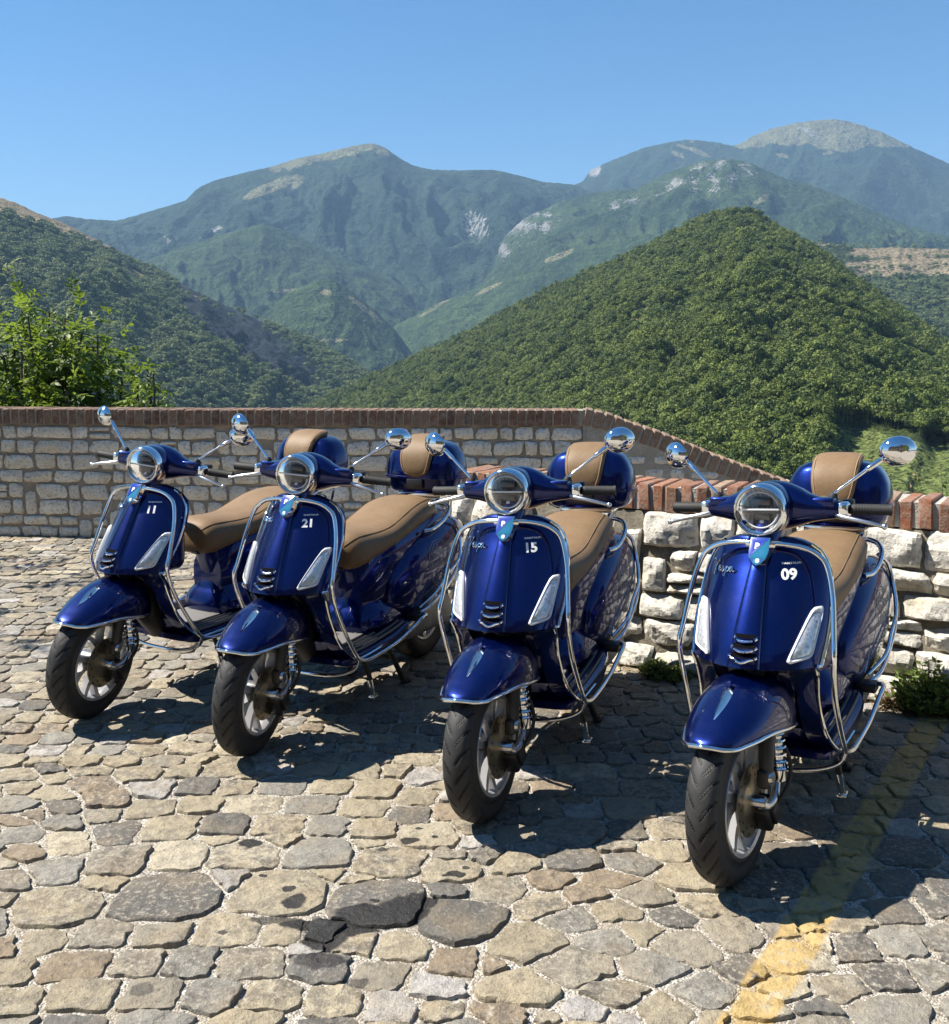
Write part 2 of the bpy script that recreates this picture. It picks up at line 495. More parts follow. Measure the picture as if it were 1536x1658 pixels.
me, Pl, nvl, (ul, vl) = ridge_sheet('left_hill', [(-500, 170, 1900), (-200, 260, 2000), (0, 320, 2100), (30, 330, 2100), (60, 345, 2100), (100, 360, 2100), (130, 375, 2100), (180, 400, 2100), (230, 428, 2100), (280, 455, 2050), (330, 478, 2000), (380, 502, 2000), (430, 525, 1950), (480, 545, 1900), (520, 562, 1900), (555, 582, 1850), (590, 606, 1800), (625, 640, 1800), (680, 690, 1800)],
    [(-500, 700, 900), (200, 705, 1000), (680, 715, 1500)], 300, 120, M_left, 60, 200, 800, mk_l, lump=2, seed=25)
tag(link('left_hill', me), 'steep wooded hill with dry grass crest at the left edge', 'hill', kind='structure')

def meadow_mask(u, v):
    n = 7 * perlin(u / 30, v / 20) + 3 * perlin(u / 9, v / 9)
    top = np.interp(u, [1330, 1345, 1390, 1450, 1536, 1700, 2000], [748, 696, 688, 704, 724, 742, 764])
    return np.clip((v - top + n) / 6, 0, 1) * np.clip((u - 1328 + n) / 10, 0, 1)
def mk_r(u, v, P):
    g = meadow_mask(u, v)
    g = np.maximum(g, np.clip((v - 772) / 8, 0, 1))
    r = np.maximum(blob(u, v, 1035, 515, 34, 18, -40) * .9, blob(u, v, 1100, 445, 16, 10, -30) * .6)
    return {'m_grass': g, 'm_rock': r}
NH_RIDGE = [(420, 705, 950), (515, 662, 920), (560, 635, 900), (630, 604, 880), (700, 573, 860), (780, 533, 840), (850, 495, 820), (900, 471, 810), (1000, 429, 790), (1050, 405, 780), (1100, 381, 770), (1140, 359, 760), (1165, 352, 755), (1190, 350, 750), (1220, 355, 740), (1250, 370, 730), (1330, 419, 700), (1420, 489, 660), (1500, 548, 630), (1536, 577, 620), (1650, 650, 560), (2000, 768, 500)]
NH_FOOT = [(420, 725, 700), (700, 740, 450), (1000, 790, 260), (1200, 835, 200), (1400, 850, 185), (2000, 880, 180)]
me, Pr, nvr, (ur, vr_) = ridge_sheet('near_hill', [(u, v, d * 1.4) for u, v, d in NH_RIDGE], [(u, v, d * 1.4) for u, v, d in NH_FOOT], 340, 170, M_near, 26, 120, 450, mk_r, lump=1, seed=30, conv=1.12)
tag(link('near_hill', me), 'rounded green wooded hill nearest behind the scooters with meadow at its foot', 'hill', kind='structure')

# valley floor reaching the horizon on every side
def floor_sheet():
    n = 40
    g = np.sinh(np.linspace(-4.2, 4.2, n)) / np.sinh(4.2) * 10800
    X, Y = np.meshgrid(g, g, indexing='ij')
    r = np.hypot(X, Y)
    Z = -110 + 20 * np.clip(r / 10000, 0, 1)
    idx = np.arange(n * n).reshape(n, n)
    F = np.stack([idx[:-1, :-1], idx[1:, :-1], idx[1:, 1:], idx[:-1, 1:]], -1).reshape(-1, 4)
    return mesh('valley_floor', np.stack([X, Y, Z], -1).reshape(-1, 3), F, M_mid)
tag(link('valley_floor', floor_sheet()), 'wooded valley floor far below the terrace', 'ground', kind='structure')

# ------------------------------------------------------------------ forests (instanced, far-off woods that read as one mass)
def leaf_mat(name, dark, light, transl=.25, rnd='OBJECT'):
    t = NT(name)
    r = t.n('ShaderNodeObjectInfo').outputs['Random']
    p = t.pos()
    nn = t.noise(.02, 3, .6, p)
    a = t.math('ADD', t.math('MULTIPLY', r, .75), t.math('MULTIPLY', t.math('SUBTRACT', nn, .5), 1.3)); a = t.math('ADD', a, .15)
    ln = t.attr('leaf_tone').outputs['Fac']
    c = t.mix(t.ramp(a, [(.25, 0), (.85, 1)]), dark, light)
    c = t.mix(t.math('MULTIPLY', ln, .45), c, tuple(min(1, x * 1.7) for x in light))
    b = t.n('ShaderNodeBsdfPrincipled', None, Base_Color=c, Roughness=.6, Specular_IOR_Level=.25)
    tr = t.n('ShaderNodeBsdfTranslucent', None, Color=c)
    m = t.n('ShaderNodeMixShader', None, Fac=transl)
    t.t.links.new(b.outputs[0], m.inputs[1]); t.t.links.new(tr.outputs[0], m.inputs[2])
    t.t.links.new(m.outputs[0], t.out.inputs[0])
    return t.m

def crown_mesh(name, rng, h, rad, n, size, mat, slim=False):
    """leaf clumps through a lumpy crown, unit metres, base at z=0"""
    V = []; F = []; tone = []
    lobes = [(rng.normal(0, .42, 2) * rad, rng.uniform(.45, .85) * h, rng.uniform(.38, .62) * rad) for _ in range(7)]
    lobes.append((np.zeros(2), .6 * h, rad * .75))
    for i in range(n):
        if slim:
            z = rng.uniform(.03, 1) ; rr = rad * (math.sin(math.pi * min(1, z * .9 + .12)) ** .7) * rng.uniform(.7, 1)
            a = rng.uniform(0, 6.28); c = np.array([rr * math.cos(a), rr * math.sin(a), z * h]); nrm = np.array([math.cos(a), math.sin(a), .4])
        else:
            lc, lz, lr = lobes[rng.integers(len(lobes))]
            d = rng.normal(size=3); d /= np.linalg.norm(d)
            if d[2] < -.5: d[2] *= -.5
            c = np.array([lc[0], lc[1], lz]) + d * lr * rng.uniform(.75, 1.05) * np.array([1, 1, .85]); nrm = d
        nrm = nrm + rng.normal(0, .30, 3); nrm /= np.linalg.norm(nrm)
        t1 = np.cross(nrm, rng.normal(size=3)); t1 /= np.linalg.norm(t1); t2 = np.cross(nrm, t1)
        s = size * rng.uniform(.6, 1.3)
        k = len(V)
        V += [c + t1 * s, c + t2 * s * .8, c - t1 * s, c - t2 * s * .8 + nrm * s * .3]
        F.append((k, k + 1, k + 2, k + 3)); tone.append(rng.uniform(0, 1) ** 2)
    # short trunk
    tv, tf = tube([(0, 0, -1.5), (0, 0, h * .5)], [rad * .08, rad * .04], 5, 0)
    k = len(V); V += list(tv); F += [tuple(i + k for i in f) for f in tf]; tone += [0] * len(tf)
    me = mesh(name, V, F, mat, False)
    a = me.attributes.new('leaf_tone', 'FLOAT', 'FACE'); a.data.foreach_set('value', tone)
    return me

def forest(name, pts, scl, variants, label, cat):
    """one object whose geometry nodes put a tree variant on every vertex"""
    pcol = bpy.data.collections.new(name + '_kinds')
    for k, me in enumerate(variants):
        pcol.objects.link(bpy.data.objects.new('%s_kind' % name, me))
    me = bpy.data.meshes.new(name)
    me.vertices.add(len(pts)); me.vertices.foreach_set('co', np.asarray(pts, float).ravel())
    for nm, typ, dat in (('scl', 'FLOAT', scl), ('rot', 'FLOAT', RNG.uniform(0, 6.28, len(pts))), ('kind_i', 'INT', RNG.integers(0, len(variants), len(pts)))):
        a = me.attributes.new(nm, typ, 'POINT'); a.data.foreach_set('value', dat)
    ng = bpy.data.node_groups.new(name + '_nodes', 'GeometryNodeTree')
    ng.interface.new_socket('Geometry', in_out='INPUT', socket_type='NodeSocketGeometry')
    ng.interface.new_socket('Geometry', in_out='OUTPUT', socket_type='NodeSocketGeometry')
    N = ng.nodes; L = ng.links
    gi = N.new('NodeGroupInput'); go = N.new('NodeGroupOutput')
    ci = N.new('GeometryNodeCollectionInfo'); ci.inputs['Collection'].default_value = pcol
    ci.inputs['Separate Children'].default_value = True; ci.inputs['Reset Children'].default_value = True
    io = N.new('GeometryNodeInstanceOnPoints'); io.inputs['Pick Instance'].default_value = True
    def na(nm, dt):
        x = N.new('GeometryNodeInputNamedAttribute'); x.data_type = dt; x.inputs[0].default_value = nm
        return next(o for o in x.outputs if o.enabled and o.name == 'Attribute')
    cx = N.new('ShaderNodeCombineXYZ'); L.new(na('rot', 'FLOAT'), cx.inputs[2])
    L.new(gi.outputs[0], io.inputs['Points']); L.new(ci.outputs[0], io.inputs['Instance'])
    L.new(na('kind_i', 'INT'), io.inputs['Instance Index']); L.new(cx.outputs[0], io.inputs['Rotation'])
    L.new(na('scl', 'FLOAT'), io.inputs['Scale']); L.new(io.outputs[0], go.inputs[0])
    o = link(name, me)
    md = o.modifiers.new('trees', 'NODES'); md.node_group = ng
    tag(o, label, cat, kind='stuff')
    return o

def scatter(P, nv, n, reject, tmin=0.0, tpow=1.0):
    """random points on a ridge sheet, even by area, rejected where reject(u,v) says so"""
    nu = P.shape[0]
    A = P[:-1, :nv - 1]; B = P[1:, :nv - 1]; C = P[:-1, 1:nv]; E = P[1:, 1:nv]
    area = np.linalg.norm(np.cross(B - A, C - A), axis=-1)
    pr = (area / area.sum()).ravel()
    k = RNG.choice(len(pr), n, p=pr)
    i, j = np.unravel_index(k, area.shape)
    a = RNG.uniform(size=(n, 1)); b = RNG.uniform(size=(n, 1))
    pts = (A[i, j] * (1 - a) + B[i, j] * a) * (1 - b) + (C[i, j] * (1 - a) + E[i, j] * a) * b
    u, v = project(pts)
    keep = reject(u, v) < RNG.uniform(.3, .7, n)
    keep &= (u > -260) & (u < 1800)
    return pts[keep]

rg = np.random.default_rng(5)
LM1 = leaf_mat('woodland_leaves', (.028, .055, .010), (.150, .185, .036))
LM2 = leaf_mat('left_woodland_leaves', (.060, .095, .034), (.20, .235, .085))
vars1 = [crown_mesh('broadleaf_crown', rg, 8.2, 3.5, 560, .40, LM1) for _ in range(7)]
vars2 = [crown_mesh('hill_crown', rg, 8.5, 4.4, 220, .85, LM2) for _ in range(3)]
vars3 = [crown_mesh('cypress_crown', rg, 11, 1.3, 200, .42, LM1, slim=True)]
pts = scatter(Pr, nvr, 52000, lambda u, v: np.maximum(meadow_mask(u, v + 10) * 1.0, np.maximum(blob(u, v, 1035, 515, 26, 14, -40) * .75, (v > 790) * 1.0)))
forest('near_woodland', pts, np.clip(RNG.lognormal(-.36, .30, len(pts)), .34, 1.45), vars1, 'dense green broadleaf wood covering the nearest hill', 'woodland')
pts = scatter(Pl, nvl, 26000, lambda u, v: np.maximum(mk_l(u, v, None)['m_grass'], cliff_shade_mask(u, v)) * 1.0)
forest('left_woodland', pts, RNG.uniform(.6, 1.25, len(pts)), vars2, 'blue green wood covering the steep left hill', 'woodland')
cp = []
for u in list(RNG.normal(800, 60, 45)) + list(RNG.normal(670, 25, 12)):
    i = int(np.clip(np.searchsorted(ur[:, nvr - 1], u), 1, Pr.shape[0] - 2)); j = nvr - 1 - RNG.integers(0, 14)
    cp.append(Pr[i, j])
forest('cypress_wood', np.array(cp), RNG.uniform(.6, 1.2, len(cp)), vars3, 'dark slim cypresses along the left ridge of the near hill', 'woodland')
# trees on the terraced fields
pts = scatter(Pt, nvt, 5200, lambda u, v: mk_t(u, v, None)['m_grass'] * 1.15)
forest('terrace_woodland', pts, RNG.uniform(.6, 1.1, len(pts)), vars2, 'scattered trees and woods around the terraced fields at right', 'woodland')

# ------------------------------------------------------------------ haze
def haze_box():
    x0, x1, y0, y1, z0, z1 = -11000, 11000, -11000, 11000, -113, 1750
    v = [(x, y, z) for z in (z0, z1) for y in (y0, y1) for x in (x0, x1)]
    f = [(0, 2, 3, 1), (4, 5, 7, 6), (0, 1, 5, 4), (2, 6, 7, 3), (0, 4, 6, 2), (1, 3, 7, 5)]
    t = NT('haze_air')
    pv = t.n('ShaderNodeVolumePrincipled', None, Color=(.40, .66, 1.0), Density=HAZE_DENSITY, Anisotropy=.0)
    t.t.links.new(pv.outputs[0], t.out.inputs['Volume'])
    o = link('haze', mesh('haze', v, f, t.m, False))
    tag(o, 'thin blue summer haze over the whole valley', 'haze', kind='stuff')
HAZE_DENSITY = 7.0e-5
haze_box()
# ------------------------------------------------------------------ terrace paving
YA, YB = ground_at(1484, 1212), ground_at(1243, 1600)          # old yellow line painted over the stones
def paint_mask(t, p):
    """worn yellow road paint along the line YA-YB"""
    d = (YB - YA)[:2]; d = d / np.linalg.norm(d); nrm = (-d[1], d[0])
    sx = t.n('ShaderNodeSeparateXYZ'); t.t.links.new(p, sx.inputs[0])
    dist = t.math('ADD', t.math('MULTIPLY', sx.outputs[0], nrm[0]), t.math('MULTIPLY', sx.outputs[1], nrm[1]))
    dist = t.math('ABSOLUTE', t.math('SUBTRACT', dist, float(YA[0] * nrm[0] + YA[1] * nrm[1])))
    wob = t.math('MULTIPLY', t.math('SUBTRACT', t.noise(14, 3, .6, p), .5), .028)
    edge = t.math('SMOOTH_MIN', 1.0, t.math('MULTIPLY', t.math('SUBTRACT', .057, t.math('ADD', dist, wob)), 90), .1)
    wear = t.ramp(t.noise(26, 5, .65, p), [(.36, .15), (.46, 1)])
    return t.math('MULTIPLY', t.math('MAXIMUM', edge, 0), wear, clamp=True)

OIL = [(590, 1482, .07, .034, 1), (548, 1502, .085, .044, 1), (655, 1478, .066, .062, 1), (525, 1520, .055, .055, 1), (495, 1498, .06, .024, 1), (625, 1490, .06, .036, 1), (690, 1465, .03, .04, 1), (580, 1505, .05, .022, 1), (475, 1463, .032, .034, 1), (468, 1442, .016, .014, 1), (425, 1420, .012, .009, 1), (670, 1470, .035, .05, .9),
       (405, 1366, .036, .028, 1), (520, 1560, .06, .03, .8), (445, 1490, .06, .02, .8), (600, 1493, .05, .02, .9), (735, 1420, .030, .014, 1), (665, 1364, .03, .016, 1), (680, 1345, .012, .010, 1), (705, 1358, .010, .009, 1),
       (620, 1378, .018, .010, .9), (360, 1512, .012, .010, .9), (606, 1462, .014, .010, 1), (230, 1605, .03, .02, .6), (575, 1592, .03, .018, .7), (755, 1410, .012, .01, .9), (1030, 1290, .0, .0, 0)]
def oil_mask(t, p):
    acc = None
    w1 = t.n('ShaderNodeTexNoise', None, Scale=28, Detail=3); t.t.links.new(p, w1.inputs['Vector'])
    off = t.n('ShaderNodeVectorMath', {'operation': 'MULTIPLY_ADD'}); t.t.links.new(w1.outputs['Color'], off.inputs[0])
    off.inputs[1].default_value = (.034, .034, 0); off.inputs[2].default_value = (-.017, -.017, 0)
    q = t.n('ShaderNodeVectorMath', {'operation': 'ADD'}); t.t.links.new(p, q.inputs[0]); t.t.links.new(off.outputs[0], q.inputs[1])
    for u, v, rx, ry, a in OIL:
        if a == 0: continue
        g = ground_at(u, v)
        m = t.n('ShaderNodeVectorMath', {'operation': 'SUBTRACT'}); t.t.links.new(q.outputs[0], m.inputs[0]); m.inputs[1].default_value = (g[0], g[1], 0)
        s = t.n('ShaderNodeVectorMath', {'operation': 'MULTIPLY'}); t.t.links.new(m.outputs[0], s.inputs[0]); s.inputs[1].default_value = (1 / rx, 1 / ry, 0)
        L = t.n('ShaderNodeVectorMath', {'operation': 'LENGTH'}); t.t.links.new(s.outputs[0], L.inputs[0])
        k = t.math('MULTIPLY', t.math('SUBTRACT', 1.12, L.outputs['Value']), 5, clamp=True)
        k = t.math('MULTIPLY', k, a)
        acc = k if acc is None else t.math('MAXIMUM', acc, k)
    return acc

def cobble_mat():
    t = NT('cobble_stone'); p = t.pos()
    ta = t.attr('tint'); base = ta.outputs['Color']; mot = ta.outputs['Alpha']
    n1 = t.noise(22, 6, .68, p); n2 = t.noise(75, 5, .7, p); n3 = t.noise(7, 3, .6, p); n4 = t.noise(260, 2, .6, p)
    c = t.mix(t.math('MULTIPLY', t.ramp(n1, [(.40, .9), (.56, 0)]), mot), base, (.095, .082, .07))
    c = t.mix(t.math('MULTIPLY', t.ramp(n2, [(.50, 0), (.66, .8)]), mot), c, (.50, .45, .36))
    c = t.mix(t.ramp(n3, [(.45, 0), (.68, .34)]), c, (.30, .22, .125))
    c = t.mix(t.ramp(t.noise(46, 5, .7, p), [(.56, 0), (.66, .6)]), c, (.085, .075, .065))
    c = t.mix(t.ramp(n4, [(.38, .35), (.55, 0)]), c, (.09, .085, .075))
    pm = paint_mask(t, p)
    c = t.mix(t.math('MULTIPLY', pm, .72), c, (.46, .31, .10))
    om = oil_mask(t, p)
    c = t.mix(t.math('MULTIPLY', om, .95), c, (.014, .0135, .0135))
    b = t.bump(n1, .9, .013); b = t.bump(n2, .8, .006, b); b = t.bump(n4, .5, .002, b)
    r = t.math('SUBTRACT', t.math('ADD', .62, t.math('MULTIPLY', n2, .3)), t.math('MULTIPLY', om, .22))
    t.bsdf(Base_Color=c, Roughness=r, Normal=b, Specular_IOR_Level=.35)
    return t.m
def gravel_mat():
    t = NT('joint_gravel'); p = t.pos()
    vo = t.n('ShaderNodeTexVoronoi', {'feature': 'F1'}, Scale=190); t.t.links.new(p, vo.inputs['Vector'])
    n = t.noise(9, 4, .6, p); n2 = t.noise(420, 2, .7, p)
    sp = t.n('ShaderNodeSeparateColor'); t.t.links.new(vo.outputs['Color'], sp.inputs[0])
    c = t.ramp(sp.outputs[0], [(0, (.13, .115, .095)), (.3, (.28, .25, .21)), (.7, (.41, .375, .325)), (1, (.56, .53, .47))])
    c = t.mix(t.ramp(n, [(.42, .0), (.68, .6)]), c, (.28, .24, .18))
    pm = paint_mask(t, p)
    c = t.mix(t.math('MULTIPLY', pm, .72), c, (.34, .24, .09))
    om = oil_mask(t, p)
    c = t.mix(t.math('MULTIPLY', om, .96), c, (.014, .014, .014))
    b = t.bump(t.math('SUBTRACT', 1, vo.outputs['Distance']), .9, .004); b = t.bump(n2, .5, .002, b); b = t.bump(n, .4, .015, b)
    t.bsdf(Base_Color=c, Roughness=.9, Normal=b, Specular_IOR_Level=.25)
    return t.m
M_cob, M_grav = cobble_mat(), gravel_mat()

# stones of the foreground, measured on the photograph: half-resolution coordinates of two crops
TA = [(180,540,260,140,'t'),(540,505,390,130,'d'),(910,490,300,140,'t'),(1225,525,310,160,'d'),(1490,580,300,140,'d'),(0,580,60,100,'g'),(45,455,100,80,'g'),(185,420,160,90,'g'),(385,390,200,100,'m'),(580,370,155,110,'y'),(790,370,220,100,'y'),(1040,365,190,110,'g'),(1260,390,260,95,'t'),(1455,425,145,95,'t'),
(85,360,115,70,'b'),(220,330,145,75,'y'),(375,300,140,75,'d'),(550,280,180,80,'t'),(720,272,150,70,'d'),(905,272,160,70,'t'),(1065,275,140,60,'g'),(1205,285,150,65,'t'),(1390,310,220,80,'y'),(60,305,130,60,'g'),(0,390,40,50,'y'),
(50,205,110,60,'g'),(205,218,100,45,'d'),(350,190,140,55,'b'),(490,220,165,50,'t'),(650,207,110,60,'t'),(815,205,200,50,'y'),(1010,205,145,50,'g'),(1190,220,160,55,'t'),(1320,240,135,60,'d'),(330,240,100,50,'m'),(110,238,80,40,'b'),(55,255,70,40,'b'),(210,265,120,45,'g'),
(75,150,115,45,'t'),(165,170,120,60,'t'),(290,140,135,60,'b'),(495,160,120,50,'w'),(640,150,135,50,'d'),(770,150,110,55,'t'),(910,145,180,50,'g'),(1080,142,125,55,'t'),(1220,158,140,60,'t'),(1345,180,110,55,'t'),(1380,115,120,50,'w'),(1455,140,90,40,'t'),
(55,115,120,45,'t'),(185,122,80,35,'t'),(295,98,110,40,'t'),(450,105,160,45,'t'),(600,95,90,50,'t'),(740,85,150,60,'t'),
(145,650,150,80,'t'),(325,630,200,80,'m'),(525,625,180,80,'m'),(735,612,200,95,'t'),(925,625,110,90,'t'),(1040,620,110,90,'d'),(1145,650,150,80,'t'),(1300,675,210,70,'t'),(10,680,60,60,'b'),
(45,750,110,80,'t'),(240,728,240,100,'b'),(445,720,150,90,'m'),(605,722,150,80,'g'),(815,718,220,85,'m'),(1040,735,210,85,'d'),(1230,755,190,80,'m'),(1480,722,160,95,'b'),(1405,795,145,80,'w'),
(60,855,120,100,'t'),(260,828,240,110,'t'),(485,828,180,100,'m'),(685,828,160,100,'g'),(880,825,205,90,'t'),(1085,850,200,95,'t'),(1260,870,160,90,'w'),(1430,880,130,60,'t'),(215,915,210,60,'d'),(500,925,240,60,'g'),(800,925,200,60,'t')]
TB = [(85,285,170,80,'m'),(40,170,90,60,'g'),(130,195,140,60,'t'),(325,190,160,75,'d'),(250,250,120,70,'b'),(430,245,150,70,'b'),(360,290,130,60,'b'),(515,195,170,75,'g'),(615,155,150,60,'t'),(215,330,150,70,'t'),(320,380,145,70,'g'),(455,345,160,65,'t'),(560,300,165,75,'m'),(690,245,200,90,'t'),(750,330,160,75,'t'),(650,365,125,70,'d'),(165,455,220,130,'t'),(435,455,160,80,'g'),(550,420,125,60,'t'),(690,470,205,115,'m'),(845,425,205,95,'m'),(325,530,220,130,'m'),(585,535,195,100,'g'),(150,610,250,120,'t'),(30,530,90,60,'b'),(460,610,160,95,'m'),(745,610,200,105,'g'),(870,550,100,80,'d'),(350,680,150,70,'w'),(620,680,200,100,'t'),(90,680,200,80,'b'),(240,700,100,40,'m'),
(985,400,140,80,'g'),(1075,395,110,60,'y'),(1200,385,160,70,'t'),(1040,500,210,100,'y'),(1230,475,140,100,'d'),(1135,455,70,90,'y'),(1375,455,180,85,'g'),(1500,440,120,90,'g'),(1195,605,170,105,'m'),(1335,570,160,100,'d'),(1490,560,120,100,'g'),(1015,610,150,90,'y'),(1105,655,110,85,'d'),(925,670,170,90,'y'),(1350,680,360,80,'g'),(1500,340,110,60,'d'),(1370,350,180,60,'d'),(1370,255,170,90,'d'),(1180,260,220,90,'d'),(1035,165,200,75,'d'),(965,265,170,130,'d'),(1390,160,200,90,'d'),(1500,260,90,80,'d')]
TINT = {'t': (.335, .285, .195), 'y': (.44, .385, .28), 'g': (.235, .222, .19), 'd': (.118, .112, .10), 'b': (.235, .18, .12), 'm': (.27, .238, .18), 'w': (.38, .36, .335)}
AN = 1.25                                                        # stones are laid wider than deep
seeds = []                                                       # x, y, radius, tint
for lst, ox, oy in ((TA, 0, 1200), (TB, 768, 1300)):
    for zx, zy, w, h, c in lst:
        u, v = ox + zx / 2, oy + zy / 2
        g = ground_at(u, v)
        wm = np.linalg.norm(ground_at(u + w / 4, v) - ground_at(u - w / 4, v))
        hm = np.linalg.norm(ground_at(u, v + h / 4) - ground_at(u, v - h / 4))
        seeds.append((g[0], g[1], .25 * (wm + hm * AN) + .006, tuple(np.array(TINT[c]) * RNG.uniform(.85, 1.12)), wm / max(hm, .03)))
n_traced = len(seeds)
rs = np.random.default_rng(21)
PX0, PX1, PY0, PY1 = -5.2, 3.2, 1.55, 8.0
cell = {}
def near_ok(x, y, r):
    for i in range(int(x // .3) - 1, int(x // .3) + 2):
        for j in range(int(y // .3) - 1, int(y // .3) + 2):
            for (a, b, q) in cell.get((i, j), ()):
                if math.hypot(a - x, (b - y) * AN) < (q + r) * .86: return False
    return True
for s in seeds: cell.setdefault((int(s[0] // .3), int(s[1] // .3)), []).append(s[:3])
def course_y(x, k): return (1.45 + k * .124 if k < 15 else 3.31 + (k - 15) * .096) + .05 * math.sin(x * 1.1 + k * .35) + .025 * math.sin(x * 2.7 + k)
for k in range(66):
    x = -5.3 + rs.uniform(0, .2)
    hrow = rs.uniform(-.012, .012)
    while x < 3.4:
        w = rs.choice([.11, .135, .16, .19, .23], p=[.17, .28, .28, .17, .10]) * rs.uniform(.9, 1.1) * (1 if k < 15 else .76)
        y = course_y(x + w / 2, k) + hrow + rs.normal(0, .006); xc_ = x + w / 2; x += w
        if abs(xc_) > .53 * y + .65: continue
        r = .25 * (w + (.124 if k < 15 else .096) * AN) + rs.normal(0, .004)
        if near_ok(xc_, y, r * .93):
            kk = rs.choice(list('tttyggmmmdbw'))
            s = (xc_, y, r, tuple(np.array(TINT[kk]) * rs.uniform(.8, 1.2)), w / (.124 if k < 15 else .096))
            seeds.append(s); cell.setdefault((int(xc_ // .3), int(y // .3)), []).append(s[:3])
# fill what is left round the measured stones
for r_try, tries in ((.07, 9000), (.055, 9000), (.042, 7000)):
    for x, y in zip(rs.uniform(-2.2, 2.2, tries), rs.uniform(1.5, 3.6, tries)):
        if abs(x) > .53 * y + .65 or not near_ok(x, y, r_try): continue
        kk = rs.choice(list('ttgmmdbw'))
        s = (x, y, r_try, tuple(np.array(TINT[kk]) * rs.uniform(.8, 1.2)), 1.3)
        seeds.append(s); cell.setdefault((int(x // .3), int(y // .3)), []).append(s[:3])

def clip_poly(poly, nx, ny, c):
    out = []
    for i in range(len(poly)):
        a, b = poly[i], poly[(i + 1) % len(poly)]
        da, db = nx * a[0] + ny * a[1] - c, nx * b[0] + ny * b[1] - c
        if da <= 0: out.append(a)
        if (da < 0 < db) or (db < 0 < da):
            t = da / (da - db); out.append((a[0] + (b[0] - a[0]) * t, a[1] + (b[1] - a[1]) * t))
    return out
SX = np.array([(s[0], s[1] * AN, s[2]) for s in seeds])
def stone_outline(i):
    x, y, r = SX[i]
    a = np.linspace(0, 2 * math.pi, 8, endpoint=False) + math.pi / 8
    lim = r * 1.55
    # a rounded block rather than a disc
    asp = min(max(seeds[i][4] / 1.25, .75), 1.9) ** .5
    poly = [(x + lim * asp * 1.04 * math.cos(t), y + lim / asp * 1.04 * math.sin(t)) for t in a]
    d = np.hypot(SX[:, 0] - x, SX[:, 1] - y)
    for j in np.argsort(d)[1:22]:
        if d[j] > .55: break
        ux, uy = (SX[j, 0] - x) / d[j], (SX[j, 1] - y) / d[j]
        # joints lean towards the courses: mostly crosswise or lengthwise
        nx, ny = math.copysign(abs(ux) ** 2.1, ux), math.copysign(abs(uy) ** 2.1, uy); q_ = math.hypot(nx, ny); nx /= q_; ny /= q_
        f_ = (d[j] ** 2 + r ** 2 - SX[j, 2] ** 2) / (2 * d[j] ** 2)
        m = (ux * nx + uy * ny) * d[j] * f_
        gap = .0070 if i < n_traced else .0050
        poly = clip_poly(poly, nx, ny, nx * x + ny * y + m - gap)
        if len(poly) < 3: return None
    P = np.array(poly); P[:, 1] /= AN
    # even out, then round the corners
    nxt = np.roll(P, -1, 0); L = np.linalg.norm(nxt - P, axis=1)
    if L.sum() < .15: return None
    n = 28 if seeds[i][1] < 3.4 else 18
    cum = np.concatenate([[0], np.cumsum(L)]); PP = np.vstack([P, P[:1]])
    s = np.linspace(0, cum[-1], n, endpoint=False)
    Q = np.column_stack([np.interp(s, cum, PP[:, 0]), np.interp(s, cum, PP[:, 1])])
    Q = .6 * Q + .2 * np.roll(Q, 1, 0) + .2 * np.roll(Q, -1, 0)
    c = Q.mean(0)
    ph = i * 7.13
    dirs = Q - c; ln = np.linalg.norm(dirs, axis=1)[:, None]
    jit = fbm(Q[:, 0] * 30 + ph, Q[:, 1] * 30, 4, .7) * .012
    Q = c + dirs * (1 + jit[:, None] / ln)
    return Q

pav = bpy.data.objects.new('pavement', None); COL.objects.link(pav)
tag(pav, 'sunlit cobbled terrace of tan and grey stones in pale gravel', 'paving', kind='structure')
def base_sheet():
    xs = np.linspace(-16, 16, 40); ys = np.linspace(-16, 8.2, 40)
    X, Y = np.meshgrid(xs, ys, indexing='ij'); idx = np.arange(1600).reshape(40, 40)
    F = np.stack([idx[:-1, :-1], idx[1:, :-1], idx[1:, 1:], idx[:-1, 1:]], -1).reshape(-1, 4)
    return mesh('gravel_joint', np.stack([X, Y, np.full_like(X, -.0025)], -1).reshape(-1, 3), F, M_grav)
o = link('gravel_joint', base_sheet(), pav)

def stone_geo(i, Q):
    n = len(Q); c = Q.mean(0); ph = i * 3.7
    top = rs.uniform(-.002, .007); tilt = rs.normal(0, .020, 2)
    V = []; rings = ((1.0, -.022), (1.0, .35), (.972, .88), (.93, 1.0), (.62, 1.0), (.25, 1.0))
    for k, (s, z) in enumerate(rings):
        q = c + (Q - c) * s
        if k < 1: zz = np.full(n, z)
        else:
            zz = -.003 + (top + .006) * z + (q - c) @ tilt * min(1, z) + fbm(q[:, 0] * 14 + ph, q[:, 1] * 14, 3) * .008 * z + fbm(q[:, 0] * 40 + ph, q[:, 1] * 40, 3) * .0055 * min(1, z)
            zz = np.maximum(zz, -.005 + .002 * k)
        V.extend(np.column_stack([q, zz]))
    m = len(rings); F = []
    for k in range(m - 1):
        for a in range(n):
            b = (a + 1) % n
            F.append((k * n + a, k * n + b, (k + 1) * n + b, (k + 1) * n + a))
    V.append((c[0], c[1], np.mean([v[2] for v in V[-n:]])))
    for a in range(n): F.append(((m - 1) * n + a, (m - 1) * n + (a + 1) % n, m * n))
    return np.array(V), F
def color_attr(me, name, col):
    a = me.attributes.new(name, 'FLOAT_COLOR', 'POINT')
    c = np.asarray(col, float)
    if c.ndim == 1: c = np.tile(np.append(c, 1)[:4], (len(me.vertices), 1))
    a.data.foreach_set('color', c.ravel())

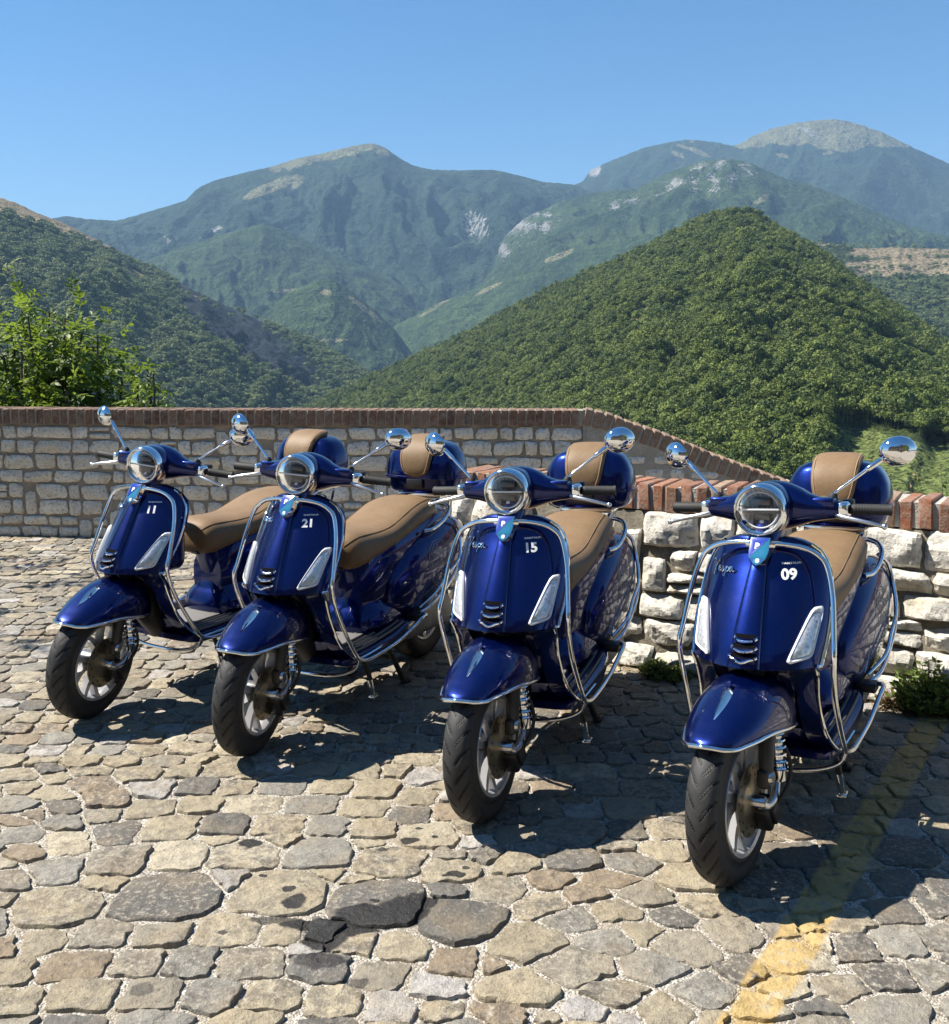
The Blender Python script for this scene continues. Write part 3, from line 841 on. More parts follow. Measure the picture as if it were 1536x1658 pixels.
MOT = rs.uniform(.25, .95, len(seeds))
stones = []
for i in range(len(seeds)):
    Q = stone_outline(i)
    if Q is None: continue
    u, v = project(np.array([[*Q.mean(0), 0]]))
    area = .5 * abs(np.dot(Q[:, 0], np.roll(Q[:, 1], 1)) - np.dot(Q[:, 1], np.roll(Q[:, 0], 1)))
    y = Q[:, 1].mean()
    vis = -20 < u[0] < 1556 and 850 < v[0] < 1690
    stones.append((area / y ** 3 if vis else 0, i, Q))
stones.sort(key=lambda s: -s[0])
rest_v, rest_f, rest_c = [], [], []
for rank, (a, i, Q) in enumerate(stones):
    V, F = stone_geo(i, Q)
    if rank < 300 and a > 0:
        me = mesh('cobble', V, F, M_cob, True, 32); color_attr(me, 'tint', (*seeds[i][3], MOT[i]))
        link('cobble', me, pav)
    else:
        k = len(rest_v); rest_v.extend(V); rest_f.extend(tuple(x + k for x in f) for f in F); rest_c.extend([(*seeds[i][3], MOT[i])] * len(V))
me = mesh('small_cobbles', rest_v, rest_f, M_cob, True, 32); color_attr(me, 'tint', rest_c)
tag(link('small_cobbles', me, pav), kind='stuff')

# ------------------------------------------------------------------ walls
def stone_mat(name, dark, mid, light, sc=1.0):
    t = NT(name); p = t.pos()
    tint = t.attr('tint').outputs['Fac']
    n1 = t.noise(9 * sc, 6, .65, p); n2 = t.noise(45 * sc, 5, .7, p); n3 = t.noise(150 * sc, 3, .65, p)
    c = t.mix(t.ramp(n1, [(.33, 0), (.62, 1)]), mid, light)
    c = t.mix(tint, c, mid)
    c = t.mix(t.ramp(n2, [(.34, .75), (.50, 0)]), c, dark)
    c = t.mix(t.ramp(t.noise(4 * sc, 3, .6, p), [(.52, 0), (.72, .55)]), c, tuple(a * b for a, b in zip(mid, (1.1, .95, .7))))
    b = t.bump(n1, .6, .02); b = t.bump(n2, .8, .008, b); b = t.bump(n3, .5, .0025, b)
    t.bsdf(Base_Color=c, Roughness=.9, Normal=b, Specular_IOR_Level=.2)
    return t.m
def mortar_mat(name, col):
    t = NT(name); p = t.pos()
    n = t.noise(12, 5, .65, p); n2 = t.noise(120, 4, .7, p)
    c = t.mix(t.ramp(n, [(.35, 0), (.7, 1)]), tuple(x * .65 for x in col), col)
    c = t.mix(t.ramp(n2, [(.4, .5), (.6, 0)]), c, tuple(x * .5 for x in col))
    b = t.bump(n, .6, .02); b = t.bump(n2, .7, .005, b)
    t.bsdf(Base_Color=c, Roughness=.95, Normal=b, Specular_IOR_Level=.15)
    return t.m
def brick_mat(name, dirt):
    t = NT(name); p = t.pos()
    base = t.attr('tint').outputs['Color']
    n1 = t.noise(30, 5, .65, p); n2 = t.noise(110, 4, .7, p)
    c = t.mix(t.ramp(n1, [(.42, 0), (.66, .7)]), base, (.27, .215, .165))
    c = t.mix(t.ramp(n2, [(.34, .7), (.48, 0)]), c, (.05, .038, .03))
    c = t.mix(t.ramp(t.noise(13, 4, .6, p), [(.5, 0), (.75, dirt)]), c, (.36, .34, .30))
    b = t.bump(n1, .6, .008); b = t.bump(n2, .8, .004, b)
    t.bsdf(Base_Color=c, Roughness=.9, Normal=b, Specular_IOR_Level=.2)
    return t.m
M_st_near = stone_mat('near_wall_stone', (.22, .20, .165), (.48, .455, .40), (.67, .65, .60))
M_st_back = stone_mat('back_wall_stone', (.20, .18, .15), (.56, .52, .45), (.78, .75, .68), 1.2)
M_mo_near = mortar_mat('near_wall_mortar', (.30, .265, .205))
M_mo_back = mortar_mat('back_wall_mortar', (.40, .35, .29))
M_br_near = brick_mat('near_wall_brick', .4)
M_br_back = brick_mat('back_wall_brick', .45)

class Path:
    def __init__(s, pts, bat=0.0):
        s.bat = bat
        s.P = np.array(pts, float); d = np.diff(s.P, axis=0); s.L = np.linalg.norm(d, axis=1)
        s.cum = np.concatenate([[0], np.cumsum(s.L)]); s.len = s.cum[-1]
    def at(s, q):
        q = min(max(q, 0), s.len - 1e-6)
        i = int(np.searchsorted(s.cum, q, 'right') - 1); i = min(i, len(s.L) - 1)
        def tg(k): k = min(max(k, 0), len(s.L) - 1); v = (s.P[k + 1] - s.P[k]) / s.L[k]; return v
        f = (q - s.cum[i]) / s.L[i]
        p = s.P[i] + (s.P[i + 1] - s.P[i]) * f
        t0 = tg(i); tn = tg(i + 1) if f > .5 else tg(i - 1)
        w = abs(f - .5)
        t = t0 * (1 - w) + tn * w; t /= np.linalg.norm(t)
        return p, t, np.array([t[1], -t[0]])          # point, tangent, outward normal (towards the viewer)

def core(path, ztop, thick, mat, rec, zb=-.05, n=60):
    V = []; F = []
    for k in range(n + 1):
        s = path.len * k / n; p, t, nn = path.at(s); z = ztop(s)
        a = p - nn * (rec + path.bat * zb); a2 = p - nn * (rec + path.bat * z); b = p - nn * (thick + path.bat * z)
        V += [(a[0], a[1], zb), (a2[0], a2[1], z), (b[0], b[1], z), (b[0], b[1], zb)]
    for k in range(n):
        o_ = k * 4
        for e in range(4): F.append((o_ + e, o_ + (e + 1) % 4, o_ + 4 + (e + 1) % 4, o_ + 4 + e))
    F.append((0, 3, 2, 1)); F.append((n * 4, n * 4 + 1, n * 4 + 2, n * 4 + 3))
    return mesh('mortar_core', V, F, mat, False)

def rock(path, s0, s1, z0, z1, proud, rough, seed, nx=9, nz=7, rec=.04, ztilt=0.0, rnd=.09, rag=1.0):
    """one squared rubble stone with a split face"""
    V = []; F = []
    W, H = s1 - s0, z1 - z0
    r = min(W, H) * .22
    crn = rs.uniform(-.10, .10, 8)
    pl = [(rs.uniform(.25, .95), rs.normal(0, .55), rs.normal(0, .55)) for _ in range(7)]      # split facets
    for j in range(nz):
        for i in range(nx):
            a = -1 + 2 * i / (nx - 1); b = -1 + 2 * j / (nz - 1)
            # superellipse-square mapping rounds the corners
            k = 1 - rnd * (abs(a) * abs(b)) ** 2.6
            x = a * W / 2 * k * (1 + rag * .16 * perlin(seed + b * 1.9, a * .3 + seed)); z = b * H / 2 * k * (1 + rag * .20 * perlin(a * 2.3 + seed, seed * 1.3 + b * .3))
            x += W * (crn[0] * b * .5 + crn[1] * a * b * .3); z += H * (crn[2] * a * .4 + crn[3] * a * b * .5)
            e = max(abs(a), abs(b))
            d = proud * (1 if e < .999 else .15) * (1 - .22 * e ** 6)
            m = rough * (.85 * min(c_ + gx * a + gz * b for c_, gx, gz in pl) + .35 * perlin(seed + a * W * 7, seed * 2 + b * H * 7) + .16 * perlin(seed * 3 + a * W * 22, seed + b * H * 22)) * (1 - .5 * e ** 8)
            d += m
            s = (s0 + s1) / 2 + x
            p, t, nn = path.at(s)
            q = p + nn * (d - path.bat * ((z0 + z1) / 2 + z))
            V.append((q[0], q[1], (z0 + z1) / 2 + z + ztilt * x))
    for j in range(nz - 1):
        for i in range(nx - 1): F.append((j * nx + i, j * nx + i + 1, (j + 1) * nx + i + 1, (j + 1) * nx + i))
    # sides back into the mortar
    ring = [i for i in range(nx)] + [j * nx + nx - 1 for j in range(1, nz)] + [(nz - 1) * nx + i for i in range(nx - 2, -1, -1)] + [j * nx for j in range(nz - 2, 0, -1)]
    k0 = len(V)
    for q in ring:
        x, y, z = V[q]
        _, t, nn = path.at((s0 + s1) / 2)
        V.append((x - nn[0] * rec, y - nn[1] * rec, z))
    m = len(ring)
    for a in range(m): F.append((ring[(a + 1) % m], ring[a], k0 + a, k0 + (a + 1) % m))
    return V, F

def pack(L, H, wr, hr, gap, tall=.12, split=.14, s_from=0.0):
    """courses of uneven rubble: list of (s0,s1,z0,z1)"""
    out = []; z = 0; block = []
    while z < H - hr[0] * .55:
        h = rs.uniform(*hr)
        if z + h > H - .03 or H - (z + h) < hr[0] * .7: h = H - z
        s = s_from + rs.uniform(-.1, 0); nb = []
        while s < L:
            w = rs.uniform(*wr) * (1.25 if rs.uniform() < .2 else 1)
            hit = [b for b in block if s < b[1] and s + w > b[0]]
            if hit:
                b = hit[0]
                if b[0] - s > wr[0] * .6: w = b[0] - s
                else:
                    s = b[1]; continue
            j = rs.uniform(-.25, .25) * gap
            if rs.uniform() < tall and z + h * 1.7 < H and w < wr[1] * .9:
                w = min(w, wr[0] * 1.1); hh = h + rs.uniform(.7, .9) * hr[0]
                nb.append((s, s + w, z + hh)); out.append((s + gap / 2, s + w - gap / 2, z + gap / 2, z + hh - gap / 2))
            elif rs.uniform() < split and h > hr[0] * 1.15:
                m = z + h * rs.uniform(.42, .6)
                out.append((s + gap / 2, s + w - gap / 2, z + gap / 2, m - gap / 2)); out.append((s + gap / 2, s + w - gap / 2, m + gap / 2, z + h - gap / 2))
            else:
                out.append((s + gap / 2, s + w - gap / 2, z + gap / 2 + j, z + h - gap / 2 + j))
            s += w
        block = [b for b in nb]
        z += h
    return out

def brick_meshes(n, dims, mat, tints, wear):
    out = []
    for k in range(n):
        v, f = rbox((0, 0, 0), (dims[0] / 2, dims[1] / 2, dims[2] / 2), .22, 1)
        v = np.array(v); sd_ = k * 9.7
        nz_ = np.column_stack([fbm(v[:, 1] * 14 + sd_, v[:, 2] * 14, 2), fbm(v[:, 0] * 14 + sd_ + 5, v[:, 2] * 14, 2), fbm(v[:, 0] * 14 + sd_ + 9, v[:, 1] * 14, 2)])
        v = v + nz_ * wear
        me = mesh('brick', v, f, mat, True, 35); color_attr(me, 'tint', np.array(tints[k % len(tints)]) * rs.uniform(.8, 1.15))
        out.append(me)
    return out

def brick_cap(parent, path, ztop, pitch, meshes, depth, hgt, over, jit, slope=None, s0=0, s1=None):
    s = s0 + pitch / 2; s1 = s1 or path.len
    while s < s1 - pitch * .4:
        p, t, nn = path.at(s)
        o = link('brick', meshes[int(rs.integers(len(meshes)))], parent)
        q = p + nn * (over - depth / 2 + rs.normal(0, jit) - path.bat * ztop(s))
        a = math.atan2(t[1], t[0]) + rs.normal(0, jit * 4)
        sl = -math.atan((ztop(s + .02) - ztop(s - .02)) / .04)
        o.rotation_euler = (rs.normal(0, jit * 2), sl + rs.normal(0, jit * 2), a)
        o.location = (q[0], q[1], ztop(s) - hgt / 2 * math.cos(sl) + rs.normal(0, jit * .6))
        s += pitch * rs.uniform(.95, 1.05)

def make_wall(name, label, path, ztop, cap_h, thick, mats, packs, proud, rough, rec, res, shelf=None):
    w = bpy.data.objects.new(name, None); COL.objects.link(w)
    p0, _, _ = path.at(path.len / 2); w.location = (0, 0, 0)
    tag(w, label, 'wall')
    link('mortar_core', core(path, lambda s: ztop(s) - cap_h + .002, thick, mats[1], rec), w)
    return w

# back wall
bp = Path([(-7.2, 8.15), (-3.75, 7.68), (-2.2, 7.50), (.835, 7.44)])
bz = lambda s: 1.005
wall = make_wall('stone_wall', 'long shaded rubble wall with level brown brick coping behind the left scooters', bp, bz, .122, .30, None or (M_st_back, M_mo_back), None, 0, 0, .012, 0)
for (a, b, c, d) in pack(bp.len, .875, (.10, .26), (.078, .135), .010, tall=.08, split=.05):
    a += rs.uniform(0, .010); b -= rs.uniform(0, .010); c += rs.uniform(-.001, .008); d -= rs.uniform(-.001, .009)
    V, F = rock(bp, a, b, c, d, .009, .016, rs.uniform(0, 90), 11, 8, .03)
    me = mesh('stone', V, F, M_st_back, True, 50); color_attr(me, 'tint', [rs.uniform(0, .6)] * 3); link('stone', me, wall)
br_tints = [(.17, .088, .06), (.14, .078, .058), (.20, .105, .07), (.155, .095, .07), (.12, .07, .055), (.19, .12, .09)]
bm_ = brick_meshes(8, (.056, .30, .118), M_br_back, br_tints, .003)
brick_cap(wall, bp, bz, .0665, bm_, .30, .118, .018, .0015, s0=0)
link('mortar_bed', core(Path([tuple(bp.at(s)[0] - bp.at(s)[2] * .0) for s in np.linspace(0, bp.len, 30)]), lambda s: bz(0) - .006, .275, M_mo_back, -.012, zb=bz(0) - .118), wall)

# parapet of the way down, behind the right scooters
def rp_pts():
    out = []
    for u, v in ((944, 661), (975, 668), (1010, 681), (1060, 698), (1100, 714), (1150, 735), (1200, 754), (1265, 777), (1350, 808), (1450, 845)):
        r_ = ray(u, v); y = 7.44 - .16 * (u - 944) / 320
        tt = y / r_[1]; out.append((r_[0] * tt, y, CAM_H + r_[2] * tt))
    return np.array(out)
RP = rp_pts(); rpp = Path(RP[:, :2]); rz = lambda s: float(np.interp(s, rpp.cum, RP[:, 2]))
ramp = make_wall('ramp_parapet', 'sloping brick capped parapet running downhill to the right from the back wall', rpp, rz, .13, .28, (M_st_back, M_mo_back), None, 0, 0, .012, 0)
for (a, b, c, d) in pack(rpp.len, .9, (.13, .27), (.085, .13), .024):
    zt = rz((a + b) / 2) - .14
    d = min(d, zt)
    if d - c < .04 or c < 0: continue
    V, F = rock(rpp, a, b, c, d, .014, .010, rs.uniform(0, 90), 7, 5, .03)
    me = mesh('stone', V, F, M_st_back, True, 50); color_attr(me, 'tint', [rs.uniform(0, .4)] * 3); link('stone', me, ramp)
bm2 = brick_meshes(6, (.058, .28, .125), M_br_back, [(.30, .19, .13), (.26, .165, .115), (.33, .215, .155), (.23, .145, .105)], .004)
brick_cap(ramp, rpp, rz, .072, bm2, .28, .125, .018, .0015)
link('mortar_bed', core(rpp, lambda s: rz(s) - .010, .25, mortar_mat('parapet_joint', (.45, .41, .35)), -.008, zb=-.02, n=80), ramp)

# near wall
npth = Path([(-.20, 4.92), (.10, 4.70), (.45, 4.47), (.80, 4.27), (1.25, 4.06), (1.68, 3.85), (2.0, 3.63), (3.3, 2.63)], .22)
nz_top = lambda s: .822 + .004 * math.sin(s * 5)
nwall = make_wall('low_wall', 'low sunlit wall of pale rough stones under weathered red brick behind the right scooters', npth, nz_top, .125, .30, (M_st_near, M_mo_near), None, 0, 0, .014, 0)
for (a, b, c, d) in pack(npth.len, .702, (.11, .27), (.082, .132), .012, tall=.14, split=.10):
    V, F = rock(npth, a, b, c, d, .018, .044, rs.uniform(0, 90), 16, 12, .06, rnd=.05, rag=.5)
    me = mesh('stone', V, F, M_st_near, True, 16); color_attr(me, 'tint', [rs.uniform(0, .6)] * 3); link('stone', me, nwall)
nr_tints = [(.34, .14, .075), (.29, .115, .065), (.37, .175, .10), (.25, .13, .085), (.30, .19, .125), (.22, .095, .06)]
bm3 = brick_meshes(12, (.053, .29, .122), M_br_near, nr_tints, .013)
brick_cap(nwall, npth, nz_top, .069, bm3, .29, .122, .022, .0045)
link('mortar_bed', core(Path(npth.P), lambda s: nz_top(s) - .010, .43, mortar_mat('cap_mortar', (.56, .53, .47)), .822 * .22 - .012, zb=.702, n=90), nwall)
# ------------------------------------------------------------------ scooters
def paint_mat():
    t = NT('midnight_blue_metallic'); p = t.obj()
    fl = t.n('ShaderNodeTexVoronoi', {'feature': 'F1'}, Scale=1400); t.t.links.new(p, fl.inputs['Vector'])
    sp = t.n('ShaderNodeSeparateColor'); t.t.links.new(fl.outputs['Color'], sp.inputs[0])
    c = t.mix(sp.outputs[0], (.0003, .0038, .040), (.0007, .0120, .140))
    orange = t.noise(60, 2, .5, p)
    b = t.bump(orange, .02, .002)
    dust = t.math('ADD', t.ramp(t.noise(240, 3, .6, p), [(.62, 0), (.80, .14)]), t.ramp(t.noise(6, 4, .6, p), [(.5, 0), (.85, .05)]))
    c = t.mix(dust, c, (.25, .22, .18))
    t.bsdf(Base_Color=c, Metallic=.80, Roughness=.30, Coat_Weight=1.0, Coat_Roughness=.025, Coat_IOR=1.42, Coat_Normal=b, Specular_IOR_Level=.2)
    return t.m
M_paint = paint_mat()
def chrome_mat():
    t = NT('chrome'); n = t.noise(40, 3, .6, t.obj())
    t.bsdf(Base_Color=(.80, .80, .80), Metallic=1.0, Roughness=t.ramp(n, [(.35, .05), (.75, .11)]))
    return t.m
M_chrome = chrome_mat()
def tyre_mat():
    t = NT('tyre_rubber')
    n = t.noise(30, 4, .6, t.obj()); at = t.attr('tread')
    g = at.outputs['Fac']
    c = t.mix(t.ramp(n, [(.4, 0), (.75, .6)]), (.020, .020, .021), (.045, .042, .038))
    c = t.mix(g, c, (.007, .007, .007))
    b = t.bump(t.math('SUBTRACT', 1, g), .8, .004); b = t.bump(t.noise(300, 2, .6, t.obj()), .2, .001, b)
    t.bsdf(Base_Color=c, Roughness=.62, Normal=b, Specular_IOR_Level=.4)
    return t.m
M_tyre = tyre_mat()
def leather_mat():
    t = NT('tan_leatherette'); p = t.obj()
    vo = t.n('ShaderNodeTexVoronoi', {'feature': 'F1'}, Scale=420); t.t.links.new(p, vo.inputs['Vector'])
    n = t.noise(14, 4, .6, p)
    c = t.mix(n, (.145, .088, .042), (.225, .142, .070))
    c = t.mix(t.ramp(t.noise(70, 4, .7, p), [(.45, 0), (.75, .35)]), c, (.26, .18, .10))
    b = t.bump(vo.outputs['Distance'], .25, .0015); b = t.bump(n, .12, .01, b)
    t.bsdf(Base_Color=c, Roughness=.58, Normal=b, Specular_IOR_Level=.35)
    return t.m
M_tan = leather_mat()
M_black = simple('black_plastic', (.012, .012, .013), .42)
M_rub = simple('black_rubber', (.016, .016, .016), .7)
M_greyrub = simple('grey_floor_rubber', (.16, .155, .15), .6)
M_alu = simple('machined_aluminium', (.58, .58, .58), .24, 1.0)
M_rimgrey = simple('wheel_silver', (.42, .42, .43), .34, .85)
M_rim = simple('silver_wheel_paint', (.50, .50, .51), .30, .45, Coat_Weight=.6)
M_cast = simple('cast_engine_metal', (.22, .215, .205), .5, .6)
M_disc = simple('brake_disc_steel', (.36, .31, .22), .32, 1.0)
M_white = simple('white_vinyl', (.82, .82, .82), .4)
M_decal = simple('grey_vinyl', (.22, .235, .26), .45)
M_embl = simple('emblem_blue', (.008, .03, .30), .2, 0, Coat_Weight=1.0)
M_embc = simple('emblem_cyan', (.025, .17, .30), .2, 0, Coat_Weight=1.0)
M_red = simple('tail_lamp_red', (.35, .01, .01), .15, 0, Coat_Weight=1.0)
M_thread = simple('pale_thread', (.42, .31, .19), .7)
M_tip = simple('brushed_lever', (.62, .62, .62), .28, 1.0)
M_guide = simple('light_guide', (.78, .79, .80), .25, 0, Coat_Weight=1.0)
def glass_mat(name, tint, rough=.02):
    t = NT(name)
    gl = t.n('ShaderNodeBsdfGlossy', None, Color=(1, 1, 1), Roughness=rough)
    tr = t.n('ShaderNodeBsdfTransparent', None, Color=tint)
    fr = t.n('ShaderNodeFresnel', None, IOR=1.5)
    m = t.n('ShaderNodeMixShader'); t.t.links.new(fr.outputs[0], m.inputs[0]); t.t.links.new(tr.outputs[0], m.inputs[1]); t.t.links.new(gl.outputs[0], m.inputs[2])
    t.t.links.new(m.outputs[0], t.out.inputs[0])
    return t.m
M_lens = glass_mat('lamp_glass', (.93, .94, .95))
def reflector_mat():
    t = NT('lamp_reflector'); p = t.obj()
    w = t.n('ShaderNodeTexWave', {'bands_direction': 'Y'}, Scale=42, Distortion=.4); t.t.links.new(p, w.inputs['Vector'])
    b = t.bump(w.outputs['Fac'], .5, .004)
    t.bsdf(Base_Color=(.62, .63, .64), Metallic=.9, Roughness=.22, Normal=b)
    return t.m
M_refl = reflector_mat()
def bowl_mat():
    t = NT('lamp_bowl'); p = t.obj()
    w = t.n('ShaderNodeTexWave', {'bands_direction': 'Y'}, Scale=26, Distortion=.6); t.t.links.new(p, w.inputs['Vector'])
    c = t.mix(w.outputs['Fac'], (.42, .43, .44), (.60, .62, .64))
    t.bsdf(Base_Color=c, Metallic=.2, Roughness=.25, Normal=t.bump(w.outputs['Fac'], .4, .003))
    return t.m
M_bowl = bowl_mat()
M_hous = simple('lamp_housing', (.10, .10, .105), .3, .5)

def signal_mat():
    t = NT('indicator_lens'); p = t.obj()
    vo = t.n('ShaderNodeTexVoronoi', {'feature': 'F1'}, Scale=85); t.t.links.new(p, vo.inputs['Vector'])
    c = t.ramp(vo.outputs['Distance'], [(.1, (.40, .42, .44)), (.5, (.66, .68, .70))])
    b = t.bump(vo.outputs['Distance'], .6, .004)
    t.bsdf(Base_Color=c, Metallic=.45, Roughness=.22, Normal=t.bump(vo.outputs['Distance'], .35, .003), Coat_Weight=1.0, Coat_Roughness=.03)
    return t.m
M_sig = signal_mat()

AX = np.array([-.004, 0, .229])
def interp_tab(tab):
    a = np.array(tab, float); o = np.argsort(a[:, 0]); a = a[o]
    return lambda q: np.interp(q, a[:, 0], a[:, 1])
ridge_x = interp_tab([(.90, -.308), (.885, -.300), (.84, -.272), (.816, -.258), (.77, -.226), (.72, -.193), (.68, -.167), (.64, -.142), (.60, -.118), (.57, -.103), (.553, -.098)])
shield_w = interp_tab([(.887, .02), (.885, .065), (.877, .095), (.864, .120), (.845, .143), (.82, .161), (.78, .174), (.72, .183), (.66, .186), (.60, .184), (.553, .177)])
def sx(y, z):
    return ridge_x(z) - 3.1 * y * y - 9 * abs(y) ** 3.6
def s_pt(y, z, off=0.0):
    e = 1e-3
    dy = (sx(y + e, z) - sx(y - e, z)) / (2 * e); dz = (sx(y, min(.89, z + e)) - sx(y, z - e)) / (2 * e)
    n = np.array([1, -dy, -dz]); n /= np.linalg.norm(n)
    return np.array([sx(y, z), y, z]) + n * off

def shell(P, off):
    """closed sheet from a grid of points, thickened along -x by off"""
    nu, nv = P.shape[:2]
    Q = P.copy(); Q[..., 0] -= off
    V = np.concatenate([P.reshape(-1, 3), Q.reshape(-1, 3)]); N = nu * nv
    I = np.arange(N).reshape(nu, nv)
    F = []
    for i in range(nu - 1):
        for j in range(nv - 1):
            a, b, c, d = I[i, j], I[i + 1, j], I[i + 1, j + 1], I[i, j + 1]
            F.append((a, d, c, b)); F.append((N + a, N + b, N + c, N + d))
    ring = list(I[:, 0]) + list(I[-1, 1:]) + list(I[-2::-1, -1]) + list(I[0, -2:0:-1])
    for k in range(len(ring)):
        a, b = ring[k], ring[(k + 1) % len(ring)]
        F.append((a, b, N + b, N + a))
    return V, F

def section(cx, cy, cz, hx, hz, n=28, e=2.6, axis='x', flat=0):
    """superellipse ring; axis x -> in the yz plane, axis y -> in the xz plane, z -> in the xy plane"""
    a = np.linspace(0, 2 * math.pi, n, endpoint=False)
    c = np.sign(np.cos(a)) * np.abs(np.cos(a)) ** (2 / e) * hx
    s = np.sign(np.sin(a)) * np.abs(np.sin(a)) ** (2 / e) * hz
    if axis == 'x': return np.column_stack([np.full(n, cx), cy + c, cz + s])
    if axis == 'y': return np.column_stack([cx + c, np.full(n, cy), cz + s])
    return np.column_stack([cx + c, cy + s, np.full(n, cz)])

def station_loft(tab, fn, per=4):
    T = catmull(np.array(tab, float), per)
    return loft([fn(r) for r in T])

SP = []            # part specs: name, mesh, steered, parent index, label
def part(name, me, steer=False, parent=None, label=None):
    SP.append((name, me, steer, parent, label)); return len(SP) - 1
def M(name, shapes, mats, smooth=True, sharp=42):
    b = MB()
    for s in shapes:
        if len(s) == 3: b.add(s[0], s[1], s[2])
        else: b.add(*s)
    return b.mesh(name, mats if isinstance(mats, list) else [mats], smooth, sharp)
def mir(vf):
    v, f = vf
    v = np.array(v) * np.array([1, -1, 1])
    return v, [tuple(reversed(x)) for x in f]
def both(vf): return [vf, mir(vf)]

# ---- wheels
def tyre_geo(c, ro, wd, n=120):
    rb = .150
    prof = [(rb, -.040), (rb + .008, -.046), (rb + .022, -wd * .93), (rb + .042, -wd), (ro - .022, -wd * .95), (ro - .011, -wd * .78), (ro - .0045, -wd * .55), (ro - .001, -wd * .25), (ro, 0)]
    prof = prof + [(r, -y) for r, y in prof[-2::-1]]
    P = catmull(prof, 3)
    m = len(P); a = np.linspace(0, 2 * math.pi, n, endpoint=False)
    V = np.zeros((n, m, 3))
    V[..., 0] = c[0] + P[None, :, 0] * np.sin(a)[:, None]; V[..., 2] = c[2] + P[None, :, 0] * np.cos(a)[:, None]; V[..., 1] = c[1] + P[None, :, 1]
    I = np.arange(n * m).reshape(n, m); F = []
    for i in range(n):
        for j in range(m - 1):
            F.append((I[i, j], I[i, j + 1], I[(i + 1) % n, j + 1], I[(i + 1) % n, j]))
    return V.reshape(-1, 3), F, a, P
def tyre_mesh(c, ro, wd):
    # fine mesh around the circumference so the slanted grooves are cut into it
    n = 420
    V, F, a, P = tyre_geo(c, ro, wd, n)
    m = len(P)
    q = np.abs(P[:, 1]) / wd
    up = (P[:, 0] > ro - .026)
    A = a[:, None] / (2 * math.pi) * 26 + np.sign(P[None, :, 1]) * .25
    ph = (A + q[None, :] * 1.15) % 1.0
    g = np.clip((.062 - np.abs(ph - .5)) / .022, 0, 1) * up[None, :] * np.clip((q[None, :] - .10) / .08, 0, 1)
    V = V.reshape(n, m, 3); r = V - np.array(c); r[..., 1] = 0; r /= np.linalg.norm(r, axis=-1)[..., None]
    V = V - r * (g * .0045)[..., None]
    me = mesh('tyre', V.reshape(-1, 3), F, M_tyre, True)
    at = me.attributes.new('tread', 'FLOAT', 'POINT'); at.data.foreach_set('value', g.ravel().astype(float))
    return me
def wheel(c, ro, wd, steer, front):
    w = part('front_wheel' if front else 'rear_wheel', M('wheel_hub', [lathe([(.0, .05), (.026, .05), (.03, .04), (.034, .0), (.034, -.04), (0, -.045)], 24, 'y', c)], M_rimgrey), steer)
    part('tyre', tyre_mesh(c, ro, wd), steer, w)
    ring = lathe([(.1515, -.046), (.147, -.047), (.138, -.036), (.132, -.015), (.132, .012), (.136, .034), (.140, .043), (.1495, .0465), (.1525, .040), (.1525, -.040)], 64, 'y', c)
    b = MB(); b.add(ring[0], ring[1] + [tuple(9 * 64 + k for k in (i, (i + 1) % 64)) + ((i + 1) % 64, i) for i in range(64)])
    for k in range(5):
        for s_ in (-1, 1):
            a0 = 2 * math.pi * k / 5; rg_ = []
            for t_ in np.linspace(0, 1, 7):
                r = .028 + t_ * .110; a = a0 + s_ * (.10 + .20 * t_) + .25 * t_
                wv = .013 - .003 * t_; yv = .036 - .006 * math.sin(t_ * math.pi)
                e1 = np.array([math.cos(a), 0, -math.sin(a)]); ctr = np.array(c) + np.array([r * math.sin(a), yv, r * math.cos(a)])
                rg_.append([ctr + e1 * wv + np.array([0, .006, 0]), ctr - e1 * wv + np.array([0, .006, 0]), ctr - e1 * wv * 1.3 - np.array([0, .016, 0]), ctr + e1 * wv * 1.3 - np.array([0, .016, 0])])
            b.add(*loft(rg_))
    part('rim', b.mesh('rim', [M_rim], True, 35), steer, w)
    return w
fw = wheel((-.004, 0, .229), .229, .042, True, True)
# brake disc with drilled ring
def disc_geo():
    n = 60; V = []; F = []
    out = MB()
    for y0, y1 in ((.052, .056),):
        rg_ = [(.058, y0), (.096, y0), (.096, y1), (.058, y1), (.058, y0)]
        out.add(*lathe(rg_, n, 'y', AX))
    return out
d_ = disc_geo()
d_.cur = 1
for k in range(24):
    a = k * 2 * math.pi / 24; r = .070 + .016 * (k % 2)
    d_.add(*lathe([(0, .0568), (.0042, .0568), (.0042, .055), (0, .055)], 8, 'y', (r * math.sin(a), 0, .229 + r * math.cos(a))))
d_.cur = 0
d_.add(*lathe([(0, .062), (.030, .062), (.046, .056), (.058, .055), (.058, .050), (0, .050)], 40, 'y', AX))
part('brake_disc', d_.mesh('brake_disc', [M_disc, M_black]), True, fw)

